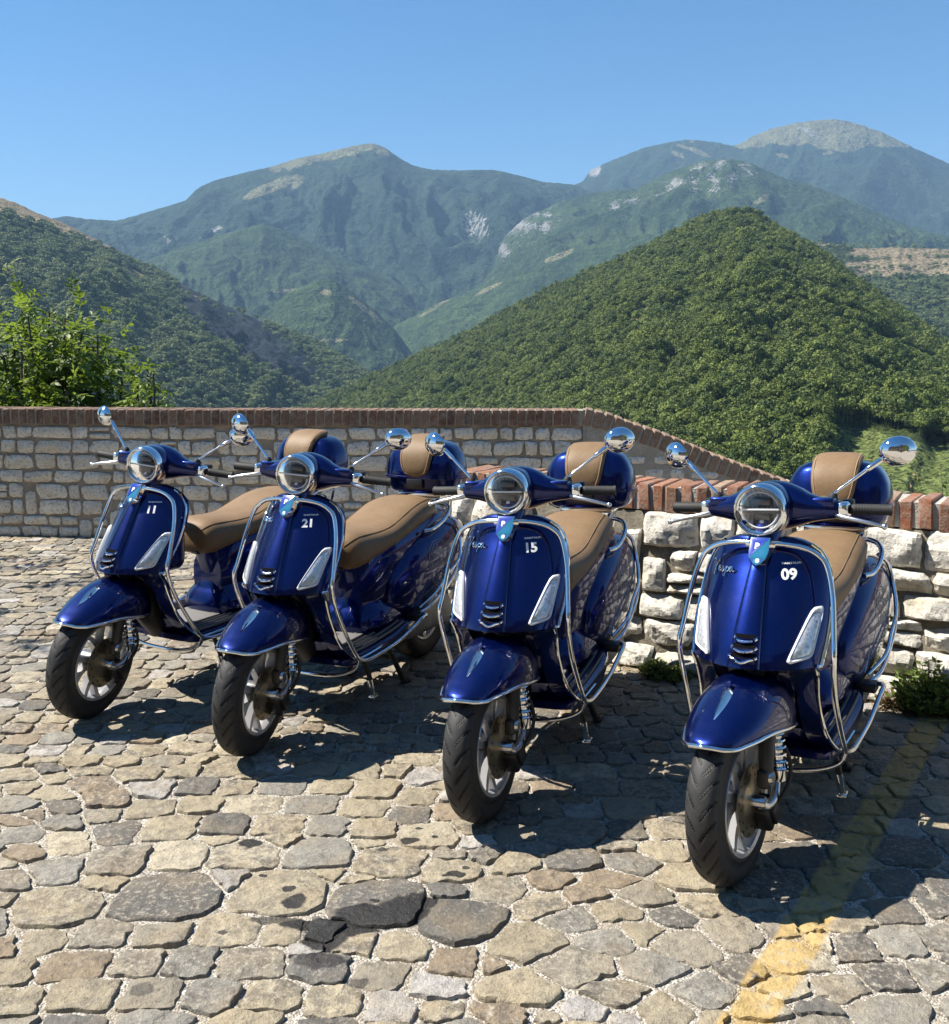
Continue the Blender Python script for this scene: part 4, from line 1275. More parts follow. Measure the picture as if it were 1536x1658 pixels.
# ---- front suspension: arm, link, damper, caliper
fk = part('front_fork', M('front_fork', [tube([(-.19, .0, .56), (-.13, .035, .50), (-.06, .083, .43), (-.032, .090, .36), (-.02, .092, .30)], [.026, .028, .024, .021, .018], 14, 5),
     rbox((-.018, .088, .292), (.022, .016, .026), .6, 3)], M_black), True)
part('link_arm', M('link_arm', [tube([(-.115, .086, .250), (-.07, .094, .222), (-.02, .092, .214), (.0, .082, .226)], [.011, .012, .013, .015], 12, 4),
     lathe([(0, .112), (.014, .112), (.018, .106), (.018, .085), (0, .085)], 16, 'y', (-.02, 0, .294)), lathe([(0, .096), (.013, .096), (.017, .090), (.018, .06), (0, .06)], 18, 'y', AX)], M_alu), True, fk)
sh = tube([(-.085, .092, .40), (-.120, .093, .255)], [.019, .019], 16, 0)
coil = [(-.085 - .035 * t_ + .0235 * math.cos(t_ * 44) * .97, .0925 + .0235 * math.sin(t_ * 44), .40 - .145 * t_ + .0235 * math.cos(t_ * 44) * -.2) for t_ in np.linspace(0, .85, 110)]
part('shock_absorber', M('shock_absorber', [sh, tube(coil, .0038, 6, 0)], M_chrome), True, fk)
part('brake_caliper', M('brake_caliper', [rbox((-.062, .068, .178), (.034, .026, .042), .45, 3, Matrix.Rotation(.5, 3, 'Y')), rbox((-.062, .098, .185), (.022, .008, .028), .5, 2, Matrix.Rotation(.5, 3, 'Y'))], M_black), True, fk)
part('brake_hose', M('brake_hose', [tube([(-.06, .10, .20), (-.10, .125, .26), (-.115, .118, .33), (-.10, .07, .42), (-.14, .03, .52)], .0055, 8, 5)], M_rub), True, fk)

# ---- front mudguard
MG = [  # x, top z, hem z, half width
    (-.215, .526, .388, .110), (-.17, .536, .390, .117), (-.12, .536, .398, .119), (-.05, .524, .410, .114), (.0, .508, .415, .107), (.05, .488, .414, .096), (.09, .470, .413, .082), (.12, .455, .412, .071), (.14, .445, .414, .057), (.155, .436, .417, .040), (.163, .429, .421, .020)]
MGT = catmull(MG, 5)
def mg_ring(r, n=27):
    x, zt, zh, w = r
    a = np.linspace(0, math.pi, n)
    e = 2 / 2.35
    return np.column_stack([np.full(n, x), w * np.cos(a) / np.maximum(1e-9, np.abs(np.cos(a))) ** (1 - e), zh + (zt - zh) * np.abs(np.sin(a)) ** e])
Pm = np.array([mg_ring(r) for r in MGT])
nu, nv = Pm.shape[:2]
Q = Pm.copy(); cen = Pm.mean(1, keepdims=True); Q = Pm + (cen - Pm) * .035; Q[..., 2] -= .002
V = np.concatenate([Pm.reshape(-1, 3), Q.reshape(-1, 3)]); I = np.arange(nu * nv).reshape(nu, nv); F = []
for i in range(nu - 1):
    for j in range(nv - 1):
        a, b, c, d = I[i, j], I[i, j + 1], I[i + 1, j + 1], I[i + 1, j]
        F.append((a, d, c, b)); k = nu * nv; F.append((k + a, k + b, k + c, k + d))
F.append(tuple(I[-1, :]))
mg = part('front_mudguard', mesh('front_mudguard', V, F, M_paint, True, 50), True)
hem = [Pm[i, 0] + np.array([0, .003, 0]) for i in range(3, nu)] + [Pm[-1, nv // 2] + np.array([.006, 0, -.006])] + [Pm[i, -1] - np.array([0, .003, 0]) for i in range(nu - 1, 2, -1)]
hem = [h_ for k, h_ in enumerate(hem) if k % 3 == 0 or k == len(hem) - 1]
part('mudguard_trim', M('mudguard_trim', [tube(hem, .0062, 10, 4)], M_chrome), True, mg)
cr = []
for t_ in np.linspace(0, 1, 12):
    x = -.035 + .125 * t_; w = .0135 * (math.sin(math.pi * min(1, t_ * .80 + .2)) ** .8) + .0006; hgt = .016 * math.sin(math.pi * min(.97, t_ * .85 + .13)) + .002
    z = float(np.interp(x, MGT[:, 0], MGT[:, 1])) - .002
    cr.append([(x, w, z), (x + .003, w * .4, z + hgt * .8), (x + .004, 0, z + hgt), (x + .003, -w * .4, z + hgt * .8), (x, -w, z)])
part('mudguard_crest', M('mudguard_crest', [loft(cr)], M_chrome, True, 30), True, mg)

# ---- leg shield
zs = np.concatenate([np.linspace(.887, .84, 9), np.linspace(.82, .575, 14), [.562, .553]])
cs = np.sin(np.linspace(-1, 1, 31) * math.pi / 2 * .92) / math.sin(math.pi / 2 * .92)
Pu = np.array([[[0, 0, 0]] * len(cs)] * len(zs), float)
for i, z in enumerate(zs):
    w = shield_w(z)
    for j, c in enumerate(cs):
        y = c * w
        p = s_pt(y, z)
        edge = max(0, abs(c) - .90) / .10
        Pu[i, j] = p + np.array([-.012 * edge ** 2, 0, 0])
xc = interp_tab([(.553, -.100), (.535, -.145), (.50, -.178), (.45, -.208), (.40, -.232), (.35, -.262), (.30, -.305), (.262, -.352)])
lw = interp_tab([(.553, .170), (.50, .166), (.42, .163), (.35, .170), (.30, .182), (.262, .195)])
lo = []
for z in (.553, .545, .535, .52, .50, .47, .44, .40, .36, .33, .30, .28, .262):
    row = []
    for c in cs:
        y = c * lw(z)
        k = float(np.interp(z, [.262, .45, .535, .553], [.8, 1.7, 2.4, 3.3]))
        row.append((min(xc(z) - k * y * y - (3 * abs(y) ** 3.6 if z > .4 else 0), sx(y, .553) - (.553 - z) * .15), y, z))
    lo.append(row)
lo = np.array(lo)
# dark cavity of the wheel arch is cut by leaving the middle of the lower apron further back
yy = np.abs(lo[..., 1]); zz = lo[..., 2]
cav = np.clip((.098 + (.553 - zz) * .10 - yy) / .012, 0, 1) * np.clip((.548 - zz) / .02, 0, 1) * np.clip((zz - .275) / .03, 0, 1)
lo[..., 0] -= cav * np.where(zz > .33, .075, .03)
shd = part('front_shield', M('front_shield', [shell(Pu, .016), shell(lo, .014)], M_paint, True, 38))
# raised tie down the middle
rows = []
for z in np.linspace(.835, .556, 26):
    t_ = (.835 - z) / .28; w = .020 + .026 * t_ ** .8; h = .0125 * min(1, (.835 - z) / .03 + .15)
    row = []
    for c in (-1.0, -.93, -.80, -.6, -.3, 0, .3, .6, .80, .93, 1.0):
        hh = h * min(1, ((1 - abs(c)) / .22)) ** .6 if abs(c) < 1 else -.002
        row.append(s_pt(c * w, z, hh + (.004 * (1 - c * c))))
    rows.append(row)
part('horn_cover', M('horn_cover', [shell(np.array(rows), .01)], M_paint, True, 50), False, shd)
gr = []
for k, z in enumerate((.620, .597, .574)):
    w = .026 + .003 * k
    gv = [s_pt(y, z + .005 - .010 * (1 - (y / w) ** 2), .022 + .003 * k - .006 * (y / w) ** 2) for y in np.linspace(-w, w, 9)]
    gr += [s_pt(-w, z, .008)] and [(*tube([s_pt(-w, z + .011, .014)] + gv + [s_pt(w, z + .011, .014)], [.002] + [.0042] * 9 + [.002], 8, 3), 0)]
    rows = [[s_pt(c * w * .95, z + q, .0175 if q > .005 else .0195) for c in np.linspace(-1, 1, 7)] for q in (.015, .003)]
    v, f = shell(np.array(rows), .004); gr.append((v, f, 1))
    rows = [[s_pt(c * w * .95, z + q, o_) for c in np.linspace(-1, 1, 7)] for q, o_ in ((.003, .024 + .003 * k), (-.006, .021))]
    v, f = shell(np.array(rows), .004); gr.append((v, f, 2))
part('horn_grille', M('horn_grille', gr, [M_chrome, simple('grille_gap', (.004, .004, .005), .9, 0, Specular_IOR_Level=.05), M_paint]), False, shd)
# indicators let into the shield
def signal(side):
    poly = np.array([(.1445, .699), (.163, .701), (.167, .690), (.1575, .588), (.152, .580), (.112, .571), (.106, .578), (.110, .592)])
    Pp = []
    for k in range(len(poly)):
        a, b = poly[k], poly[(k + 1) % len(poly)]
        for q in np.linspace(0, 1, 5)[:-1]: Pp.append(a + (b - a) * q)
    Pp = np.array(Pp); Pp = .25 * np.roll(Pp, 1, 0) + .5 * Pp + .25 * np.roll(Pp, -1, 0)
    c = Pp.mean(0)
    def ring(s, off): return np.array([s_pt(side * q[0], q[1], off) for q in c + (Pp - c) * s])
    fr = loft([ring(1.05, -.002), ring(1.05, .006), ring(.97, .010), ring(.88, .008), ring(.86, .004)], cap0=False)
    ln = loft([ring(.87, .004), ring(.84, .0085), ring(.6, .011), ring(.25, .012)], cap0=False)
    k = part('turn_signal', M('turn_signal', [fr], M_guide, True, 50), False, shd)
    part_l = M('signal_lens', [ln], M_sig, True, 50)
    return part_l
for s_ in (1, -1):
    l_ = signal(s_)
    SP[-1] = ('turn_signal', (lambda a, b: a)(SP[-1][1], None), False, None, None)
    part('signal_lens', l_, False, len(SP) - 1)

# emblem
ES = 1.18
U = np.array([-.53, 0, .848]); U /= np.linalg.norm(U); Nn = np.array([U[2], 0, -U[0]]); C0 = np.array([-.2660, 0, .838])
def plaque(pts, off, th):
    n = len(pts); a = [C0 + np.array([0, 1, 0]) * p[0] * ES + U * p[1] * ES + Nn * (off + th) for p in pts]; b = [C0 + np.array([0, 1, 0]) * p[0] * 1.12 * ES + U * p[1] * 1.08 * ES + Nn * off for p in pts]
    return loft([b, a])
shp = [(-.023, .036), (.023, .036), (.0235, .0), (.019, -.018), (.009, -.031), (0, -.036), (-.009, -.031), (-.019, -.018), (-.0235, .0)]
em = part('emblem', M('emblem', [plaque(shp, .006, .020)], M_chrome, True, 30))
b = MB()
b.add(*plaque([(-.0195, .032), (.0185, .032), (-.0195, -.014)], .0262, .0008), 0)
b.add(*plaque([(.0195, .0305), (.0195, -.004), (.016, -.0165), (-.016, -.0165), (-.0185, -.0155)], .0262, .0008), 1)
b.add(*plaque([(.008 * math.cos(t_), -.0235 + .008 * math.sin(t_)) for t_ in np.linspace(0, 6.28, 16)[:-1]], .0262, .0008), 1)
b.add(*plaque([(.0045 * math.cos(t_) + .001, -.0230 + .0045 * math.sin(t_)) for t_ in np.linspace(0, 6.28, 12)[:-1]], .0271, .0008), 2)

def text_2d(body, size, bold=0.0, shear=0.0):
    cu = bpy.data.curves.new('lettering', 'FONT'); cu.body = body; cu.size = size; cu.align_x = 'CENTER'; cu.align_y = 'CENTER'; cu.offset = bold; cu.shear = shear
    cu.resolution_u = 3
    o = bpy.data.objects.new('lettering', cu); COL.objects.link(o)
    bpy.context.view_layer.update()
    me = bpy.data.meshes.new_from_object(o.evaluated_get(bpy.context.evaluated_depsgraph_get()))
    v = np.array([tuple(x.co) for x in me.vertices]); f = [tuple(p.vertices) for p in me.polygons]
    bpy.data.objects.remove(o); bpy.data.meshes.remove(me); bpy.data.curves.remove(cu)
    return v, f
v, f = text_2d('P', .024, .0010)
b.add([C0 + np.array([0, 1, 0]) * (q[0] - .006) + U * (q[1] + .015) + Nn * .0279 for q in v], f, 2)
part('emblem_face', b.mesh('emblem_face', [M_embl, M_embc, M_white], True, 30), False, em)

# numbers and small lettering on the shield
def on_shield(v, y0, z0, tilt=0.0, off=.0012):
    ct, st = math.cos(tilt), math.sin(tilt)
    return [s_pt(y0 + q[0] * ct - q[1] * st, z0 + (q[0] * st + q[1] * ct) * .86, off) for q in v]
def number_mesh(num):
    b = MB()
    v, f = text_2d(num, .044, .0016, -.20); b.add(on_shield(v * np.array([.88, 1, 1]), .083, .789, .02), f)
    v, f = text_2d('RARITALIA', .0092, .0003, -.2); b.add(on_shield(v * np.array([1.05, .9, 1]), .082, .818, .035), f)
    return b.mesh('number_decal', [M_white], True, 60)
num_slot = part('number_decal', number_mesh('09'))
# script badge
strokes = [[(-.30, .30), (-.22, .42), (-.15, .36), (-.17, .05), (-.20, -.22), (-.10, .10), (.02, .40), (.10, .46)],
           [(.02, .0), (.10, .06), (.13, .14), (.08, .16), (.04, .06), (.07, -.06), (.15, -.04), (.22, .06), (.27, .16), (.26, .06), (.29, -.04), (.22, -.08), (.30, -.04), (.38, .08), (.42, .16), (.40, .0), (.34, -.28), (.40, -.02), (.46, .12), (.53, .10), (.52, -.02), (.45, -.05), (.50, -.04), (.60, .06), (.66, .14), (.60, .13), (.57, .02), (.61, -.06), (.67, .02), (.70, .13), (.70, .0), (.76, -.05), (.86, .06)]]
sb = []
for s_ in strokes:
    q = np.array([(a - .28, b_) for a, b_ in s_]) * .070
    sb.append(tube(on_shield(np.column_stack([q, np.zeros(len(q))]), -.103, .786, .10, .0045),   .0020, 6, 4))
part('script_badge', M('script_badge', sb, M_chrome))

# ---- headlamp (faces forward, tipped up a little)
HC = np.array([-.276, 0, .962])
def hl(prof, n=48): return lathe(prof, n, 'x', (HC[0], 0, HC[2]))
hp = part('headlight', M('headlight', [hl([(.0645, -.004), (.065, .004), (.067, .007), (.0705, .006), (.0740, -.002), (.0758, -.012), (.0758, -.03), (.074, -.036)])], M_chrome, True, 60), True)
part('reflector', M('reflector', [hl([(.0, -.050), (.022, -.048), (.042, -.036), (.057, -.016), (.0652, -.002)], 40)], M_bowl, True, 60), True, hp)
led = [(*rbox((HC[0] - .012, 0, HC[2] + .0015), (.008, .055, .0026), .5, 2), 0)]
arc_ = [(HC[0] - .012, .051 * math.sin(a), HC[2] - .051 * math.cos(a)) for a in np.linspace(-1.35, 1.35, 20)]
led.append((*tube(arc_, .0024, 8, 0), 0))
arc_ = [(HC[0] - .012, .053 * math.sin(a), HC[2] + .050 * math.cos(a)) for a in np.linspace(-1.3, 1.3, 20)]
led.append((*tube(arc_, .0014, 8, 0), 0))
led.append((*rbox((HC[0] - .034, 0, HC[2] - .020), (.010, .022, .011), .4, 2), 1)); led.append((*rbox((HC[0] - .030, 0, HC[2] + .022), (.010, .026, .010), .4, 2), 1)); led.append((*lathe([(0, .012), (.006, .010), (.009, .002), (.010, -.006)], 14, 'x', (HC[0] - .030, 0, HC[2] - .036)), 0)); led.append((*rbox((HC[0] - .022, 0, HC[2] - .006), (.012, .050, .003), .4, 2), 1))
part('lamp_insert', M('lamp_insert', led, [M_guide, M_hous]), True, hp)
part('lamp_glass', M('lamp_glass', [hl([(.0, .017), (.020, .0155), (.040, .011), (.056, .005), (.0655, -.001)], 48)], M_lens, True, 60), True, hp)

# ---- handlebar cover
HS = [(-.188, -.402, .952, .030, .024), (-.165, -.398, .954, .034, .029), (-.135, -.393, .955, .038, .034), (-.105, -.390, .957, .044, .043), (-.080, -.390, .960, .050, .055), (-.05, -.391, .962, .055, .066), (-.02, -.392, .963, .058, .0715), (0, -.392, .963, .058, .072)]
HS = HS + [(-a, *r) for a, *r in HS[-2::-1]]
hb = M('handlebar_cover', [station_loft(HS, lambda r: section(r[1], r[0], r[2], r[3], r[4], 26, 2.3, 'y'), 4),
     hl([(.0758, -.030), (.0775, -.045), (.076, -.075), (.066, -.115), (.04, -.15), (0, -.16)], 40),
     tube([(-.345, 0, .91), (-.315, 0, .87), (-.30, 0, .82)], [.05, .045, .04], 18, 3)] +
     both(rbox((-.392, .150, .974), (.030, .030, .014), .45, 3)), M_paint, True, 50)
hs = part('handlebar_cover', hb, True)
for s_ in (1, -1):
    mm = (lambda q: q) if s_ > 0 else mir
    g_ = tube([(-.405, .214, .952), (-.408, .222, .952), (-.426, .308, .949), (-.428, .319, .949)], [.012, .0152, .0150, .0165], 16, 0)
    rings_ = [tube([(-.4085 - .0017 * k, .226 + .0075 * k, .952 - .00025 * k), (-.4093 - .0017 * k, .2295 + .0075 * k, .952 - .00025 * k)], .0155, 16, 0) for k in range(11)]
    part('grip', M('grip', [mm(g_)] + [mm(q) for q in rings_], M_rub), True)
    cl = M('control_housing', [mm(rbox((-.398, .200, .953), (.026, .015, .022), .6, 3))], M_chrome)
    ch = part('control_housing', cl, True)
    part('switch_block', M('switch_block', [mm(rbox((-.428, .203, .956), (.012, .016, .022), .4, 2))], M_black), True, ch)
    lv = tube([(-.380, .186, .938), (-.372, .205, .934), (-.366, .240, .928), (-.366, .275, .920), (-.370, .304, .912), (-.371, .311, .911)], [.009, .008, .0065, .006, .0055, .008], 10, 4)
    bl = super_ellipsoid((-.371, .312, .9105), (.0085, .0085, .0085), 1, 1, 12, 8)
    part('brake_lever', M('brake_lever', [mm(lv), mm(bl)], M_tip), True)
    # mirror
    rub = M('mirror_mount', [mm(tube([(-.402, .166, .962), (-.402, .168, .985), (-.403, .172, .998)], [.0145, .0142, .009], 12, 3))], M_rub)
    mi = part('mirror', rub, True)
    st = tube([(-.403, .170, .992), (-.406, .181, 1.004), (-.425, .222, 1.036), (-.440, .252, 1.060)], .0048, 10, 4)
    st2 = tube([(-.438, .248, 1.057), (-.442, .256, 1.063), (-.456, .283, 1.083), (-.460, .290, 1.088)], [.0048, .0078, .0078, .006], 10, 3)
    part('mirror_stem', M('mirror_stem', [mm(st), mm(st2)], M_chrome), True, mi)
    hc = np.array([-.466, .328, 1.106])
    dome = lathe([(0, .026), (.014, .0245), (.028, .019), (.038, .010), (.0425, .0), (.0435, -.006), (.040, -.009), (0, -.009)], 28, 'x', (0, 0, 0))
    Rm = Matrix.Rotation(.50, 3, 'Z') @ Matrix.Rotation(.16, 3, 'Y') @ Matrix.Diagonal((1, 1.16, .98))
    dv = [tuple(np.array(Rm @ Vector(q)) + hc) for q in dome[0]]
    part('mirror_head', M('mirror_head', [mm((np.array(dv), dome[1]))], M_chrome, True, 60), True, mi)

# ---- chrome guards
CB = [(-.270, .030, .872), (-.278, .075, .869), (-.286, .118, .860), (-.290, .152, .842), (-.287, .176, .812), (-.264, .196, .738), (-.224, .209, .632), (-.205, .214, .585), (-.214, .213, .530), (-.250, .212, .450), (-.305, .216, .355), (-.350, .221, .285), (-.372, .222, .262)]
cb_l = tube(CB, .0078, 12, 5)
hoop = tube([(-.372, .222, .262), (-.372, .205, .225), (-.362, .15, .200), (-.35, .07, .190), (-.35, -.07, .190), (-.362, -.15, .200), (-.372, -.205, .225), (-.372, -.222, .262)], .0075, 10, 5)
side = tube([(-.365, .221, .270), (-.39, .226, .256), (-.45, .233, .250), (-.62, .240, .262), (-.72, .243, .280), (-.80, .246, .302), (-.84, .249, .315), (-.872, .247, .318), (-.888, .236, .316), (-.90, .205, .310)], .0080, 10, 5)
part('crash_bar', M('crash_bar', both(cb_l) + [hoop] + both(side) + both(rbox((-.272, .028, .868), (.010, .014, .008), .5, 2)), M_chrome))
tr_l = [Pu[i, -1] + np.array([.002, .001, 0]) for i in range(4, len(zs), 2)] + [lo[i, -1] + np.array([.003, .003, 0]) for i in range(0, len(lo), 3)]
tr_l += [np.array([-.42, .205, .256]), np.array([-.55, .212, .262])]
part('shield_trim', M('shield_trim', both(tube(tr_l, .0052, 8, 3)), M_chrome), False, shd)
for s_ in (1, -1):
    mm = (lambda q: q) if s_ > 0 else mir
    g1 = tube([(-.90, .200, .312), (-.96, .224, .335), (-1.06, .232, .375), (-1.18, .234, .430), (-1.26, .226, .500), (-1.30, .208, .575), (-1.305, .190, .640), (-1.27, .160, .680)], .0075, 10, 5)
    g2 = tube([(-.93, .190, .330), (-1.0, .232, .385), (-1.10, .235, .440), (-1.19, .235, .470), (-1.25, .228, .490)], .0065, 10, 5)
    part('cowl_guard', M('cowl_guard', [mm(g1), mm(g2)], M_chrome))

# ---- floor
FL = [(-.325, .255, .175, .012), (-.36, .252, .19, .024), (-.42, .248, .198, .030), (-.55, .248, .202, .031), (-.70, .255, .205, .033), (-.80, .270, .20, .034), (-.90, .285, .18, .03)]
fl = part('floorboard', M('floorboard', [station_loft(FL, lambda r: section(r[0], 0, r[1], r[2], r[3], 24, 5, 'x'), 4)], M_paint, True, 40))
for s_ in (1, -1):
    for k, y in enumerate((.125, .152, .179)):
        zt = lambda x: float(np.interp(-x, [.325, .36, .42, .55, .70, .80], [.268, .277, .279, .280, .289, .305]))
        pts_ = [(x, s_ * (y + (-.40 - x) * .01), zt(x) + .001) for x in (-.37, -.42, -.52, -.62, -.72, -.79)]
        b = MB()
        b.add(*tube(pts_, .0068, 6, 3), 0)
        b.add(*tube([(p_[0], p_[1], p_[2] + .0052) for p_ in pts_], .0036, 6, 3), 1)
        part('floor_strip', b.mesh('floor_strip', [M_greyrub, M_rub], True, 40), False, fl)
part('floor_mat', M('floor_mat', [rbox((-.53, 0, .284), (.105, .100, .006), .6, 2)] + [lathe([(0, .2925), (.006, .2925), (.007, .289), (.007, .285)], 10, 'z', (x, y, 0)) for x in (-.46, -.60) for y in (-.07, .07)], M_greyrub), False, fl)

# ---- body under the seat, rear body, cowls
col = [(.262, -.60, .150), (.30, -.592, .158), (.335, -.596, .155), (.365, -.612, .140), (.395, -.632, .116), (.43, -.640, .100), (.48, -.634, .092), (.54, -.612, .092), (.60, -.59, .098), (.63, -.585, .10)]
cv = station_loft(col, lambda r: section((r[1] - 1.0) / 2, 0, r[0], (r[1] + 1.0) / 2, r[2], 34, 3.2, 'z'), 4)
RB = [(-.64, .44, .10, .08), (-.70, .465, .15, .105), (-.78, .485, .17, .125), (-.90, .505, .178, .142), (-1.10, .535, .168, .150), (-1.28, .57, .140, .140), (-1.42, .60, .105, .115), (-1.52, .615, .07, .08), (-1.56, .62, .035, .045), (-1.57, .62, .01, .012)]
rb = part('rear_body', M('rear_body', [cv, station_loft(RB, lambda r: section(r[0], 0, r[1], r[3], r[2], 30, 2.8, 'x'), 4)], M_paint, True, 45))
CW = [(-.765, .40, .025, .015), (-.785, .405, .075, .034), (-.83, .412, .118, .055), (-.90, .425, .150, .075), (-1.02, .447, .172, .091), (-1.16, .475, .176, .097), (-1.30, .505, .158, .090), (-1.42, .535, .120, .070), (-1.50, .56, .080, .045), (-1.545, .575, .04, .02), (-1.555, .58, .01, .005)]
DC = []
for s_ in (1, -1):
    mm = (lambda q: q) if s_ > 0 else mir
    T = catmull(CW, 5)
    cow = part('side_cowl', M('side_cowl', [mm(loft([section(r[0], .118, r[1], r[3], r[2], 36, 2.25, 'x') for r in T]))], M_paint, True, 60))
    def on_cowl(x, z, off=.0015):
        zc, hz, hy = (float(np.interp(-x, -T[:, 0], T[:, k])) for k in (1, 2, 3))
        q = min(.97, abs(z - zc) / hz)
        return np.array([x, s_ * (.118 + hy * (1 - q ** 2.25) ** (1 / 2.25) + off), z])
    # round vinyl with a sketched globe and lettering across it
    b = MB(); cxx, czz, rr = -1.10, .495, .105
    def ring_(r0, r1, n=48):
        vs = []; fs = []
        for k in range(n):
            a = 2 * math.pi * k / n
            for r_ in (r0, r1): vs.append(on_cowl(cxx + r_ * math.cos(a), czz + r_ * math.sin(a)))
        for k in range(n): fs.append((2 * k, 2 * k + 1, (2 * k + 3) % (2 * n), (2 * k + 2) % (2 * n)))
        return vs, fs
    b.add(*ring_(.100, .103)); b.add(*ring_(.090, .092))
    rq = np.random.default_rng(3)
    for k in range(26):
        a = rq.uniform(0, 6.28); r0 = rq.uniform(.02, .08)
        pth = [(r0 * math.cos(a), r0 * math.sin(a))]
        for q in range(7):
            a += rq.normal(0, .35); r0 = min(.088, max(.01, r0 + rq.normal(0, .012)))
            pth.append((r0 * math.cos(a), r0 * math.sin(a)))
        if all(abs(q[1]) > .022 for q in pth):
            for (x0, z0), (x1, z1) in zip(pth[:-1], pth[1:]):
                d = np.array([x1 - x0, z1 - z0]); L = np.linalg.norm(d) + 1e-9; nn = np.array([-d[1], d[0]]) / L * .0016
                b.add([on_cowl(cxx + x0 + nn[0], czz + z0 + nn[1]), on_cowl(cxx + x1 + nn[0], czz + z1 + nn[1]), on_cowl(cxx + x1 - nn[0], czz + z1 - nn[1]), on_cowl(cxx + x0 - nn[0], czz + z0 - nn[1])], [(0, 1, 2, 3)])
    v, f = text_2d('RARITALIA', .036, .0006)
    v = v * np.array([1.02, 1.05, 1])
    b.add([on_cowl(cxx - s_ * q[0] * 1.0, czz + q[1]) for q in v], f)
    part('cowl_decal', b.mesh('cowl_decal', [M_decal], True, 60), False, cow)

# ---- seat
ST = [(-.518, .640, .600, .050), (-.524, .668, .578, .092), (-.540, .692, .560, .122), (-.58, .708, .555, .140), (-.65, .706, .568, .147), (-.74, .702, .586, .153), (-.83, .709, .604, .157), (-.92, .735, .622, .160), (-1.01, .762, .640, .161), (-1.10, .775, .656, .157), (-1.18, .774, .670, .146), (-1.225, .763, .683, .128), (-1.25, .744, .696, .10), (-1.258, .725, .708, .05)]
def seat_sec(r):
    x, zt, zb, w = r
    n = 40; a = np.linspace(0, 2 * math.pi, n, endpoint=False)
    c, s = np.cos(a), np.sin(a)
    e = 2 / 2.9
    yv = np.sign(c) * np.abs(c) ** e * w
    sv = np.sign(s) * np.abs(s) ** e
    zc, hz = zb + (zt - zb) * .38, None
    zv = np.where(sv > 0, zc + sv * (zt - zc), zc + sv * (zc - zb))
    tp = np.clip((zv - zb) / (zt - zb), 0, 1)
    yv = yv * (1 - .10 * (1 - tp)) * (1 - .10 * np.clip((tp - .6) / .4, 0, 1))
    return np.column_stack([np.full(n, x), yv, zv])
ss = catmull(ST, 4)
se = part('seat', M('seat', [loft([seat_sec(r) for r in ss])], M_tan, True, 70))
pip = []
for s_ in (1, -1):
    pth = []
    for r in ss[4:-3:3]:
        q = seat_sec(r); k = np.argmin(np.abs(np.arange(40) - (5 if s_ > 0 else 15))); pth.append(q[k] + np.array([0, s_ * .0008, .0004]))
    pip.append(tube(pth, .0017, 6, 3))
part('seat_piping', M('seat_piping', pip, M_tan), False, se)
part('seat_strap', M('seat_strap', [rbox((-.541, .040, .585), (.010, .019, .028), .5, 2, Matrix.Rotation(-.3, 3, 'Y'))], M_rub), False, se)
gr_ = tube([(-1.05, .150, .640), (-1.10, .172, .645), (-1.18, .180, .668), (-1.25, .174, .700), (-1.31, .13, .722), (-1.325, .0, .728), (-1.31, -.13, .722), (-1.25, -.174, .700), (-1.18, -.180, .668), (-1.10, -.172, .645), (-1.05, -.150, .640)], .009, 10, 4)
part('grab_rail', M('grab_rail', [gr_], M_chrome))

# ---- top case on its rack
rk = part('luggage_rack', M('luggage_rack', both(tube([(-1.24, .10, .70), (-1.30, .10, .745), (-1.55, .09, .75), (-1.60, .05, .75)], .008, 10, 4)) + [rbox((-1.43, 0, .758), (.13, .11, .010), .5, 2)] + both(tube([(-1.5, .09, .748), (-1.49, .08, .68), (-1.46, .06, .64)], .007, 8, 3)), M_chrome))
def case_ring(z, grow=1.0):
    tab = [(.768, .80), (.775, .88), (.80, .95), (.835, 1.0), (.86, 1.0), (.89, .985), (.925, .945), (.955, .87), (.98, .77), (.996, .62), (1.006, .42), (1.010, .20)]
    k = np.interp(z, [a for a, _ in tab], [b_ for _, b_ in tab]) * grow
    kx = k ** .9
    fx = -1.415 + (.02 * max(0, (z - .86) / .17) * -1)
    return section(fx, 0, z, .150 * kx, .188 * k, 44, 3.5, 'z')
tc = part('top_case', M('top_case', [loft([case_ring(z) for z in (.846, .86, .875, .89, .91, .925, .94, .955, .968, .98, .989, .996, 1.002, 1.006, 1.009, 1.010)], cap0=False)], M_paint, True, 60))
part('case_base', M('case_base', [loft([case_ring(z) for z in (.768, .772, .78, .80, .815, .830, .836)])], M_paint, True, 50), False, tc)
part('case_seam', M('case_seam', [loft([case_ring(.833, .99), case_ring(.835, 1.022), case_ring(.840, 1.03), case_ring(.847, 1.022), case_ring(.849, .99)])], M_paint, True, 50), False, tc)
part('case_lock', M('case_lock', [rbox((-1.262, 0, .815), (.010, .04, .022), .4, 2)], M_black), False, tc)
pd = [(-1.268, .852, .030), (-1.263, .858, .050), (-1.260, .872, .062), (-1.260, .895, .072), (-1.266, .930, .079), (-1.282, .965, .083), (-1.308, .994, .085), (-1.342, 1.013, .086), (-1.375, 1.021, .085), (-1.410, 1.024, .080), (-1.428, 1.023, .066), (-1.434, 1.021, .03)]
